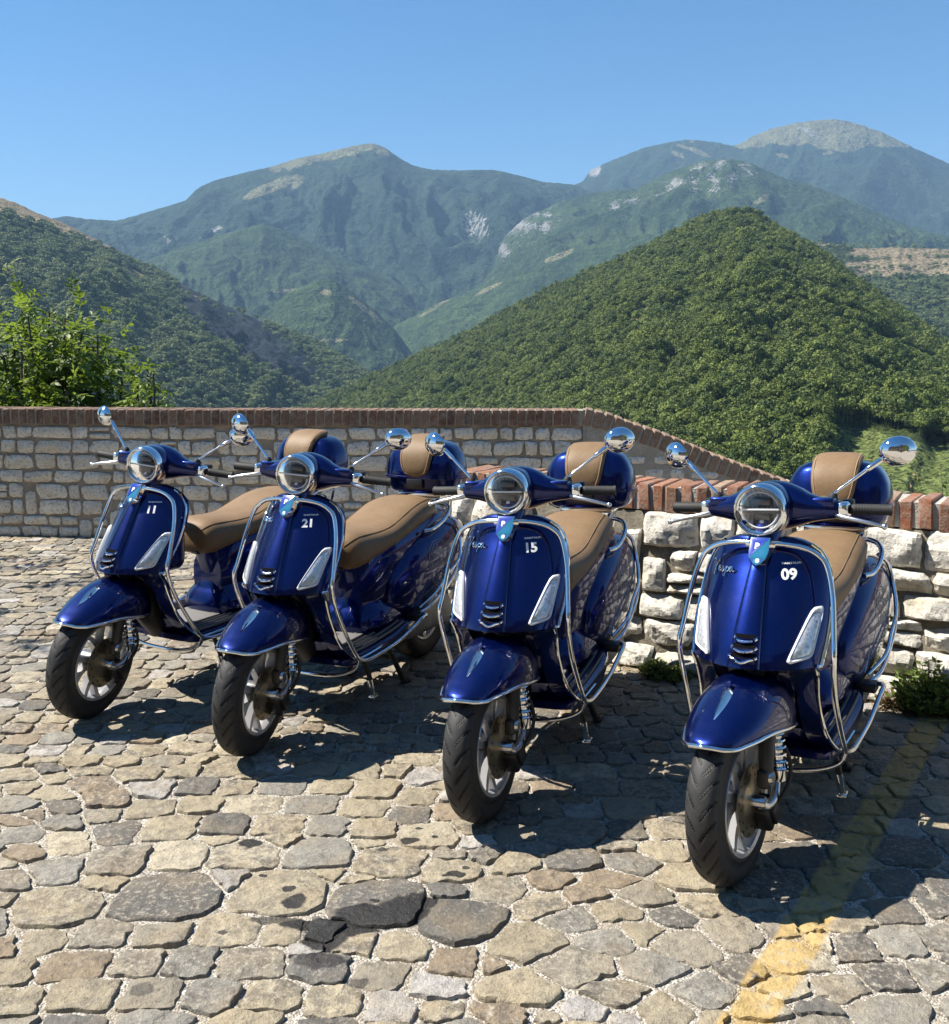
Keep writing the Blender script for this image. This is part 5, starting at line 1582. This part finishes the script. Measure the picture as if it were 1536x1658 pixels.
def pad_rings(tab, inset=0):
    T = catmull(tab, 4); d = np.gradient(T[:, :2], axis=0); d /= np.linalg.norm(d, axis=1)[:, None]
    out = []
    for (x, z, w), (dx, dz) in zip(T, d):
        nx, nz_ = dz, -dx
        if nx * (x + 1.44) + nz_ * (z - .88) < 0: nx, nz_ = -nx, -nz_
        row = []
        for a in np.linspace(0, 2 * math.pi, 24, endpoint=False):
            yv = math.copysign(abs(math.cos(a)) ** .55, math.cos(a)) * w; tv = math.copysign(abs(math.sin(a)) ** .7, math.sin(a)) * .016
            row.append((x + nx * (tv - .006), yv, z + nz_ * (tv - .006)))
        out.append(row)
    return out
bp_ = part('backrest_pad', M('backrest_pad', [loft(pad_rings(pd))], M_tan, True, 60), False, tc)
stt = []
Tq = catmull(pd, 4)
L_ = [(x, w - .011, z) for x, z, w in Tq[6:-8:3]]
loop = [(x + .0075 * (1 if z < 1.0 else .5), w, z + (.0 if z < .99 else .0055)) for x, w, z in L_]
loop2 = [(a, -b_, c) for a, b_, c in loop]
stt.append(tube(loop2[::-1] + [(loop[0][0], 0, loop[0][2] - .008)] + loop, .0012, 5, 3))
part('pad_stitching', M('pad_stitching', stt, M_thread), False, bp_)

# ---- engine, rear wheel, exhaust, stands, tail
RA = np.array([-1.28, 0, .236])
rw = wheel((RA[0], 0, RA[2]), .236, .060, False, False)
part('engine', M('engine', [rbox((-.98, .03, .26), (.16, .09, .085), .5, 4), station_loft([(-.86, .26, .05, .03), (-.90, .262, .075, .045), (-1.0, .258, .08, .05), (-1.16, .245, .07, .045), (-1.28, .238, .075, .04), (-1.34, .238, .05, .03), (-1.355, .238, .01, .01)], lambda r: section(r[0], .115, r[1], r[3], r[2], 22, 3, 'x'), 4), rbox((-.98, .165, .262), (.10, .008, .05), .5, 2)], M_cast))
part('exhaust', M('exhaust', [tube([(-.9, -.05, .2), (-1.05, -.10, .19), (-1.15, -.13, .22)], .018, 10, 4), tube([(-1.10, -.135, .215), (-1.14, -.14, .225), (-1.40, -.15, .285), (-1.44, -.15, .295)], [.02, .05, .055, .03], 18, 4)], M_black))
part('centre_stand', M('centre_stand', both(tube([(-.83, .07, .20), (-.86, .11, .09), (-.885, .135, .012), (-.91, .142, .008)], [.013, .012, .012, .010], 8, 4)) + [tube([(-.85, .10, .12), (-.85, -.10, .12)], .010, 8, 0), rbox((-.895, .138, .010), (.024, .016, .009), .5, 2), rbox((-.895, -.138, .010), (.024, .016, .009), .5, 2)], M_black))
ks = part('side_stand', M('side_stand', [tube([(-.50, .16, .225), (-.515, .172, .17), (-.525, .18, .12)], .010, 8, 4)], M_black))
part('stand_foot', M('stand_foot', [tube([(-.52, .177, .135), (-.525, .182, .095), (-.53, .185, .07)], .013, 10, 3), rbox((-.535, .187, .062), (.022, .014, .007), .5, 2)], M_chrome), False, ks)
part('footpeg', M('footpeg', both(rbox((-.885, .195, .305), (.032, .032, .016), .5, 3)), M_black))
tl = part('tail_light', M('tail_light', [super_ellipsoid((-1.565, 0, .60), (.022, .042, .036), .6, .6, 16, 10)], M_red))
part('number_plate_bracket', M('number_plate_bracket', [tube([(-1.53, 0, .58), (-1.60, 0, .50), (-1.62, 0, .44)], .018, 8, 3), rbox((-1.625, 0, .42), (.006, .085, .06), .3, 2)], M_black))
part('glove_box', M('glove_box', [super_ellipsoid((-.345, 0, .66), (.055, .135, .135), .4, .4, 24, 14)], M_paint))
part('inner_column', M('inner_column', [tube([(-.33, 0, .86), (-.27, 0, .60), (-.28, 0, .40), (-.36, 0, .27)], [.05, .055, .06, .05], 14, 4)], M_black))

# the tail is compact: pull everything behind the rear axle in a little
for nm, me, *_ in SP:
    if nm in ('rear_body', 'side_cowl', 'cowl_decal', 'tail_light', 'number_plate_bracket', 'luggage_rack', 'exhaust', 'top_case', 'case_base', 'case_seam'):
        for v in me.vertices:
            if v.co.x < -1.30: v.co.x = -1.30 + (v.co.x + 1.30) * .72
        me.update()

# ---- place the four
KAX = Vector((-.4305, 0, .9026)); KP = Vector((.078, 0, 0))
def steer_mat(a): return Matrix.Translation(KP) @ Matrix.Rotation(a, 4, KAX) @ Matrix.Translation(-KP)
SCO = [('11', (-1.4904, 3.6908), -118.79, 12.64, -1.01, 'blue scooter with number 11 and tan seat, the far left one, turned most sideways'),
       ('21', (-.7852, 3.3323), -113.96, 9.0, -.02, 'blue scooter numbered 21, tan seat seen side on, between numbers 11 and 15'),
       ('15', (.0338, 2.8354), -110.39, -3.0, 1.8, 'blue scooter numbered 15 in front of the left end of the low wall'),
       ('09', (.690, 2.4752), -120.67, -5.5, 1.9, 'nearest blue scooter, numbered 09, beside the yellow painted line')]
proto = None
for num, (px, py), yaw, st, lean, lab in SCO:
    root = bpy.data.objects.new('motor_scooter', None); COL.objects.link(root)
    root.empty_display_size = .1
    root.location = (px, py, .005)
    root.matrix_world = Matrix.Translation((px, py, .005)) @ Matrix.Rotation(R(yaw), 4, 'Z') @ Matrix.Rotation(R(lean), 4, 'X')
    tag(root, lab, 'scooter', 'scooters parked in a row before the walls')
    S = steer_mat(R(st)); made = []
    for k, (nm, me, steer, par, lb) in enumerate(SP):
        if proto is None: o = bpy.data.objects.new(nm, me)
        else: o = proto[k].copy()
        if k == num_slot: o.data = number_mesh(num) if num != '09' else me
        COL.objects.link(o)
        o.parent = root if par is None else made[par]
        o.matrix_local = S if (steer and par is None) else Matrix.Identity(4)
        made.append(o)
    if proto is None: proto = made
# ------------------------------------------------------------------ plants
def ash_leaf_mat(name, dark, light, transl=.35):
    t = NT(name)
    tone = t.attr('leaf_tone').outputs['Fac']
    c = t.mix(tone, dark, light)
    b = t.n('ShaderNodeBsdfPrincipled', None, Base_Color=c, Roughness=.5, Specular_IOR_Level=.35)
    tr = t.n('ShaderNodeBsdfTranslucent', None, Color=t.mix(.5, c, (light[0] * 1.7, light[1] * 1.8, light[2])))
    m = t.n('ShaderNodeMixShader', None, Fac=transl)
    t.t.links.new(b.outputs[0], m.inputs[1]); t.t.links.new(tr.outputs[0], m.inputs[2]); t.t.links.new(m.outputs[0], t.out.inputs[0])
    return t.m
M_ash = ash_leaf_mat('ash_leaf', (.055, .092, .014), (.22, .29, .055))
M_weed = ash_leaf_mat('weed_leaf', (.050, .085, .018), (.19, .25, .06))
M_dry = ash_leaf_mat('dry_leaf', (.14, .09, .045), (.26, .18, .09), .2)
M_bark = simple('bark', (.06, .05, .04), .9)

def leaflet(V, F, T, base, d, nrm, L, W, tone):
    s = np.cross(d, nrm); s /= np.linalg.norm(s) + 1e-9
    k = len(V)
    V += [base, base + d * L * .45 + s * W * .5 + nrm * L * .04, base + d * L - nrm * L * .10, base + d * L * .45 - s * W * .5 + nrm * L * .04]
    F.append((k, k + 1, k + 2, k + 3)); T.append(tone)

def ash_tree(name, label, root, tips, n_leaf, rng, spread, leaf=.11, trunk_r=.05, mat=None, shade=None):
    """limbs from a root to given tips, feather leaves along the twigs"""
    t = bpy.data.objects.new(name, None); COL.objects.link(t); t.location = root
    tag(t, label, 'tree', 'trees beyond the back wall')
    b = MB(); V = []; F = []; T = []
    root = np.array(root, float)
    for tip in tips:
        tip = np.array(tip, float)
        mid = root * .45 + tip * .55 + rng.normal(0, .18, 3); mid[2] += .1
        pts = catmull([root, root * .8 + mid * .2 + rng.normal(0, .05, 3), mid, tip], 6) - root
        b.add(*tube(pts, np.linspace(trunk_r, .008, len(pts)), 6, 0))
        m = int(n_leaf / len(tips) * rng.uniform(.8, 1.2))
        for _ in range(m):
            f = rng.uniform(.45, 1.0) ** .7
            i = min(len(pts) - 2, int(f * (len(pts) - 1)))
            c = pts[i] + (pts[i + 1] - pts[i]) * rng.uniform()
            off = rng.normal(0, 1, 3) * spread * (.45 + .55 * f) * np.array([1, 1, .75])
            tw = c + off
            if rng.uniform() < .10: b.add(*tube([c, c + off * .5 + rng.normal(0, .02, 3), tw], [.006, .004, .002], 4, 0))
            d = off / (np.linalg.norm(off) + 1e-6) + rng.normal(0, .5, 3) + np.array([0, 0, -.25]); d /= np.linalg.norm(d)
            up = np.array([0, 0, 1.0]) + rng.normal(0, .35, 3); nrm = up - d * np.dot(up, d); nrm /= np.linalg.norm(nrm) + 1e-9
            side_ = np.cross(d, nrm)
            Lr = leaf * rng.uniform(1.6, 2.4); tone = rng.uniform() ** 1.4
            for q in range(4):
                for sgn in (-1, 1):
                    dd = d * .55 + side_ * sgn * .8 - nrm * .15 + rng.normal(0, .28, 3); dd /= np.linalg.norm(dd)
                    leaflet(V, F, T, tw + d * Lr * (q + .5) / 4.5, dd, nrm, leaf * rng.uniform(.8, 1.15), leaf * .46, min(1, max(0, tone + rng.normal(0, .12))))
            leaflet(V, F, T, tw + d * Lr, d, nrm, leaf, leaf * .36, tone)
    link('trunk', b.mesh('trunk', [M_bark]), t)
    me = mesh('crown', V, F, mat or M_ash, False)
    a = me.attributes.new('leaf_tone', 'FLOAT', 'FACE'); a.data.foreach_set('value', T)
    link('crown', me, t)
    return t
rt = np.random.default_rng(17)
def tipsat(lst, d): return [at_dist(u, v, d + rt.uniform(-.5, .5)) for u, v in lst]
def below(u, d, z=-2.6): p = at_dist(u, 600, d); p[2] = z; return p
ash_tree('ash_tree', 'bright green leafy tree rising over the left end of the back wall', below(50, 10.5),
    tipsat([(15, 520), (45, 512), (80, 505), (105, 515), (135, 530), (158, 542), (150, 560), (115, 555), (70, 545), (35, 555), (5, 575), (95, 590), (60, 600), (25, 620), (100, 622), (112, 592), (60, 560), (20, 540)], 10.3), 2100, rt, .17, .08)
ash_tree('ash_tree', 'low dark green bush top over the wall between the left tree and the small tree', below(135, 10.0),
    tipsat([(105, 632), (135, 625), (155, 640), (168, 652), (100, 650), (135, 652), (70, 650), (30, 652)], 9.8), 800, rt, .10, .07)
ash_tree('ash_tree', 'small young tree with open crown right of the left tree above the wall', below(222, 9.8),
    tipsat([(198, 612), (215, 600), (238, 595), (248, 605), (252, 628), (222, 625), (205, 638), (245, 648)], 9.7), 420, rt, .075, .068, .03)
# taller tree left of the picture: its twigs show at the edge and its shade falls on the paving
ash_tree('ash_tree', 'dark twigs of a taller tree at the very left edge of the picture', np.array([-6.6, 9.3, -2.0]),
    [at_dist(u, v, 10.6) for u, v in ((-40, 440), (-8, 452), (-6, 490), (-30, 520), (-60, 480), (-90, 560), (-40, 590), (-10, 600), (-120, 430), (-160, 500), (-200, 560), (-5, 640))], 520, rt, .11, .08, .10)
ash_tree('ash_tree', 'large shade tree standing left of the terrace', np.array([-7.4, 5.2, 0.0]),
    [np.array([-6.25, 5.2, 3.4]) + rt.normal(0, 1, 3) * np.array([.9, .8, .55]) for _ in range(18)], 1300, rt, .34, .11, .14)

def weed(name, label, at, r, h, n, rng, mat, leaf=.03, droop=.3, cat='weed'):
    t = bpy.data.objects.new(name, None); COL.objects.link(t); t.location = at
    tag(t, label, cat, 'weeds growing from the walls and paving')
    V = []; F = []; T = []; b = MB()
    for _ in range(n):
        a = rng.uniform(0, 6.28); q = rng.uniform() ** .6; hh = h * rng.uniform(.3, 1) * (1 - q * .5)
        tip = np.array([math.cos(a) * r * q, math.sin(a) * r * q, hh])
        st = np.array([tip[0] * .35, tip[1] * .35, 0])
        b.add(*tube([st, (st + tip) / 2 + np.array([0, 0, .02]), tip], [.0016, .0013, .0008], 4, 0))
        for k in range(7):
            f = rng.uniform(.3, 1); p = st + (tip - st) * f
            d = np.array([math.cos(a + rng.normal(0, 1.2)), math.sin(a + rng.normal(0, 1.2)), rng.uniform(-.2, .9)]); d /= np.linalg.norm(d)
            nn = np.cross(d, rng.normal(size=3)); nn /= np.linalg.norm(nn)
            leaflet(V, F, T, p, d, nn, leaf * rng.uniform(.6, 1.3), leaf * .42, rng.uniform())
    link('stem', b.mesh('stem', [M_bark]), t)
    me = mesh('leaves', V, F, mat, False); a_ = me.attributes.new('leaf_tone', 'FLOAT', 'FACE'); a_.data.foreach_set('value', T)
    link('leaves', me, t)
rw_ = np.random.default_rng(9)
weed('weed_tuft', 'bushy green weed at the foot of the low wall at the right edge', ground_at(1503, 1154), .15, .25, 260, rw_, M_weed, .034)
weed('weed_tuft', 'low dry brownish weed just left of the bushy green one at the low wall', ground_at(1450, 1147), .09, .09, 60, rw_, M_dry, .028)
weed('weed_tuft', 'green weed at the wall foot between scooters 15 and 09', ground_at(1070, 1098), .10, .10, 80, rw_, M_weed, .028)
weed('weed_tuft', 'dark weed tuft in the shade left of scooter 09 front bar', ground_at(1098, 1103), .07, .07, 40, rw_, M_weed, .026)
weed('wild_shrub', 'thin twiggy shrub peeping over the low wall at the right edge', np.array([2.12, 4.3, .55]), .26, .48, 60, rw_, M_weed, .035, cat='shrub')
weed('wild_shrub', 'sparse bare twig with few leaves left of the shrub over the low wall', np.array([1.93, 4.35, .62]), .10, .34, 7, rw_, M_dry, .03, cat='shrub')
# dry litter along the low wall
V = []; F = []; T = []
for _ in range(420):
    s_ = rw_.uniform(.9, npth.len); p, t_, n_ = npth.at(s_)
    q = p + n_ * abs(rw_.normal(0, .07)); d = np.array([*rw_.normal(0, 1, 2), .1]); d /= np.linalg.norm(d)
    nn = np.array([0, 0, 1.0]) + rw_.normal(0, .3, 3); nn -= d * nn.dot(d); nn /= np.linalg.norm(nn)
    leaflet(V, F, T, np.array([q[0], q[1], .012]), d, nn, rw_.uniform(.008, .025), .010, rw_.uniform())
me = mesh('leaf_litter', V, F, M_dry, False); a_ = me.attributes.new('leaf_tone', 'FLOAT', 'FACE'); a_.data.foreach_set('value', T)
tag(link('leaf_litter', me), 'dry leaf litter along the foot of the low wall', 'leaf litter', kind='stuff')

# ------------------------------------------------------------------ house added behind the photographer to block sky fill and darken reflections
hs_ = bpy.data.objects.new('sky_blocking_house', None); COL.objects.link(hs_)
tag(hs_, 'unseen stone house added behind the camera to block sky light and darken reflections in the scooters', 'house')
M_hw = mortar_mat('house_plaster', (.30, .26, .20)); M_hr = simple('roof_tile', (.22, .10, .06), .85); M_hg = simple('window_glass', (.02, .025, .03), .08); M_hsh = simple('shutter_wood', (.06, .035, .02), .7)
def hbox(name, c, h, m, parent, r=.02): return link(name, mesh(name, *rbox(c, h, r, 1), m, True, 40), parent)
for x0, w, hh in ((-11.5, 4.4, 4.6), (-2.6, 4.4, 3.9), (6.6, 4.6, 4.9)):
    hbox('wall', (x0, -14.2, hh), (w, 3.2, hh), M_hw, hs_, .01)
    k = 2 * hh
    v = [(x0 - w - .3, -10.6, k - .15), (x0 + w + .3, -10.6, k - .15), (x0 + w + .3, -14.2, k + 1.5), (x0 - w - .3, -14.2, k + 1.5), (x0 - w - .3, -17.8, k - .15), (x0 + w + .3, -17.8, k - .15)]
    v = v + [(a, b_, c - .16) for a, b_, c in v]
    link('roof', mesh('roof', v, [(0, 1, 2, 3), (3, 2, 5, 4), (6, 9, 8, 7), (9, 10, 11, 8), (0, 6, 7, 1), (4, 5, 11, 10), (0, 3, 9, 6), (3, 4, 10, 9), (1, 7, 8, 2), (2, 8, 11, 5)], M_hr, False), hs_)
    for fx in (-.6, 0, .6):
        for zz in (1.7, 4.6, 7.2):
            if zz > k - 1: continue
            x = x0 + fx * w
            if zz < 2 and fx == 0:
                hbox('door', (x, -10.98, 1.1), (.55, .05, 1.1), M_hsh, hs_)
                continue
            wn_ = hbox('window', (x, -10.98, zz), (.45, .04, .7), M_hg, hs_)
            for q in (-.68, .68): hbox('shutter', (x + q, -10.96, zz), (.22, .03, .72), M_hsh, wn_)
ash_tree('ash_tree', 'unseen dark leafy tree added beside the house to block sky light', np.array([6.5, -4.5, 0.0]),
    [np.array([6.5, -4.5, 4.4]) + rt.normal(0, 1, 3) * np.array([1.3, 1.3, 1.1]) for _ in range(16)], 1500, rt, .5, .16, .16)  # tree added out of view to cut sky fill
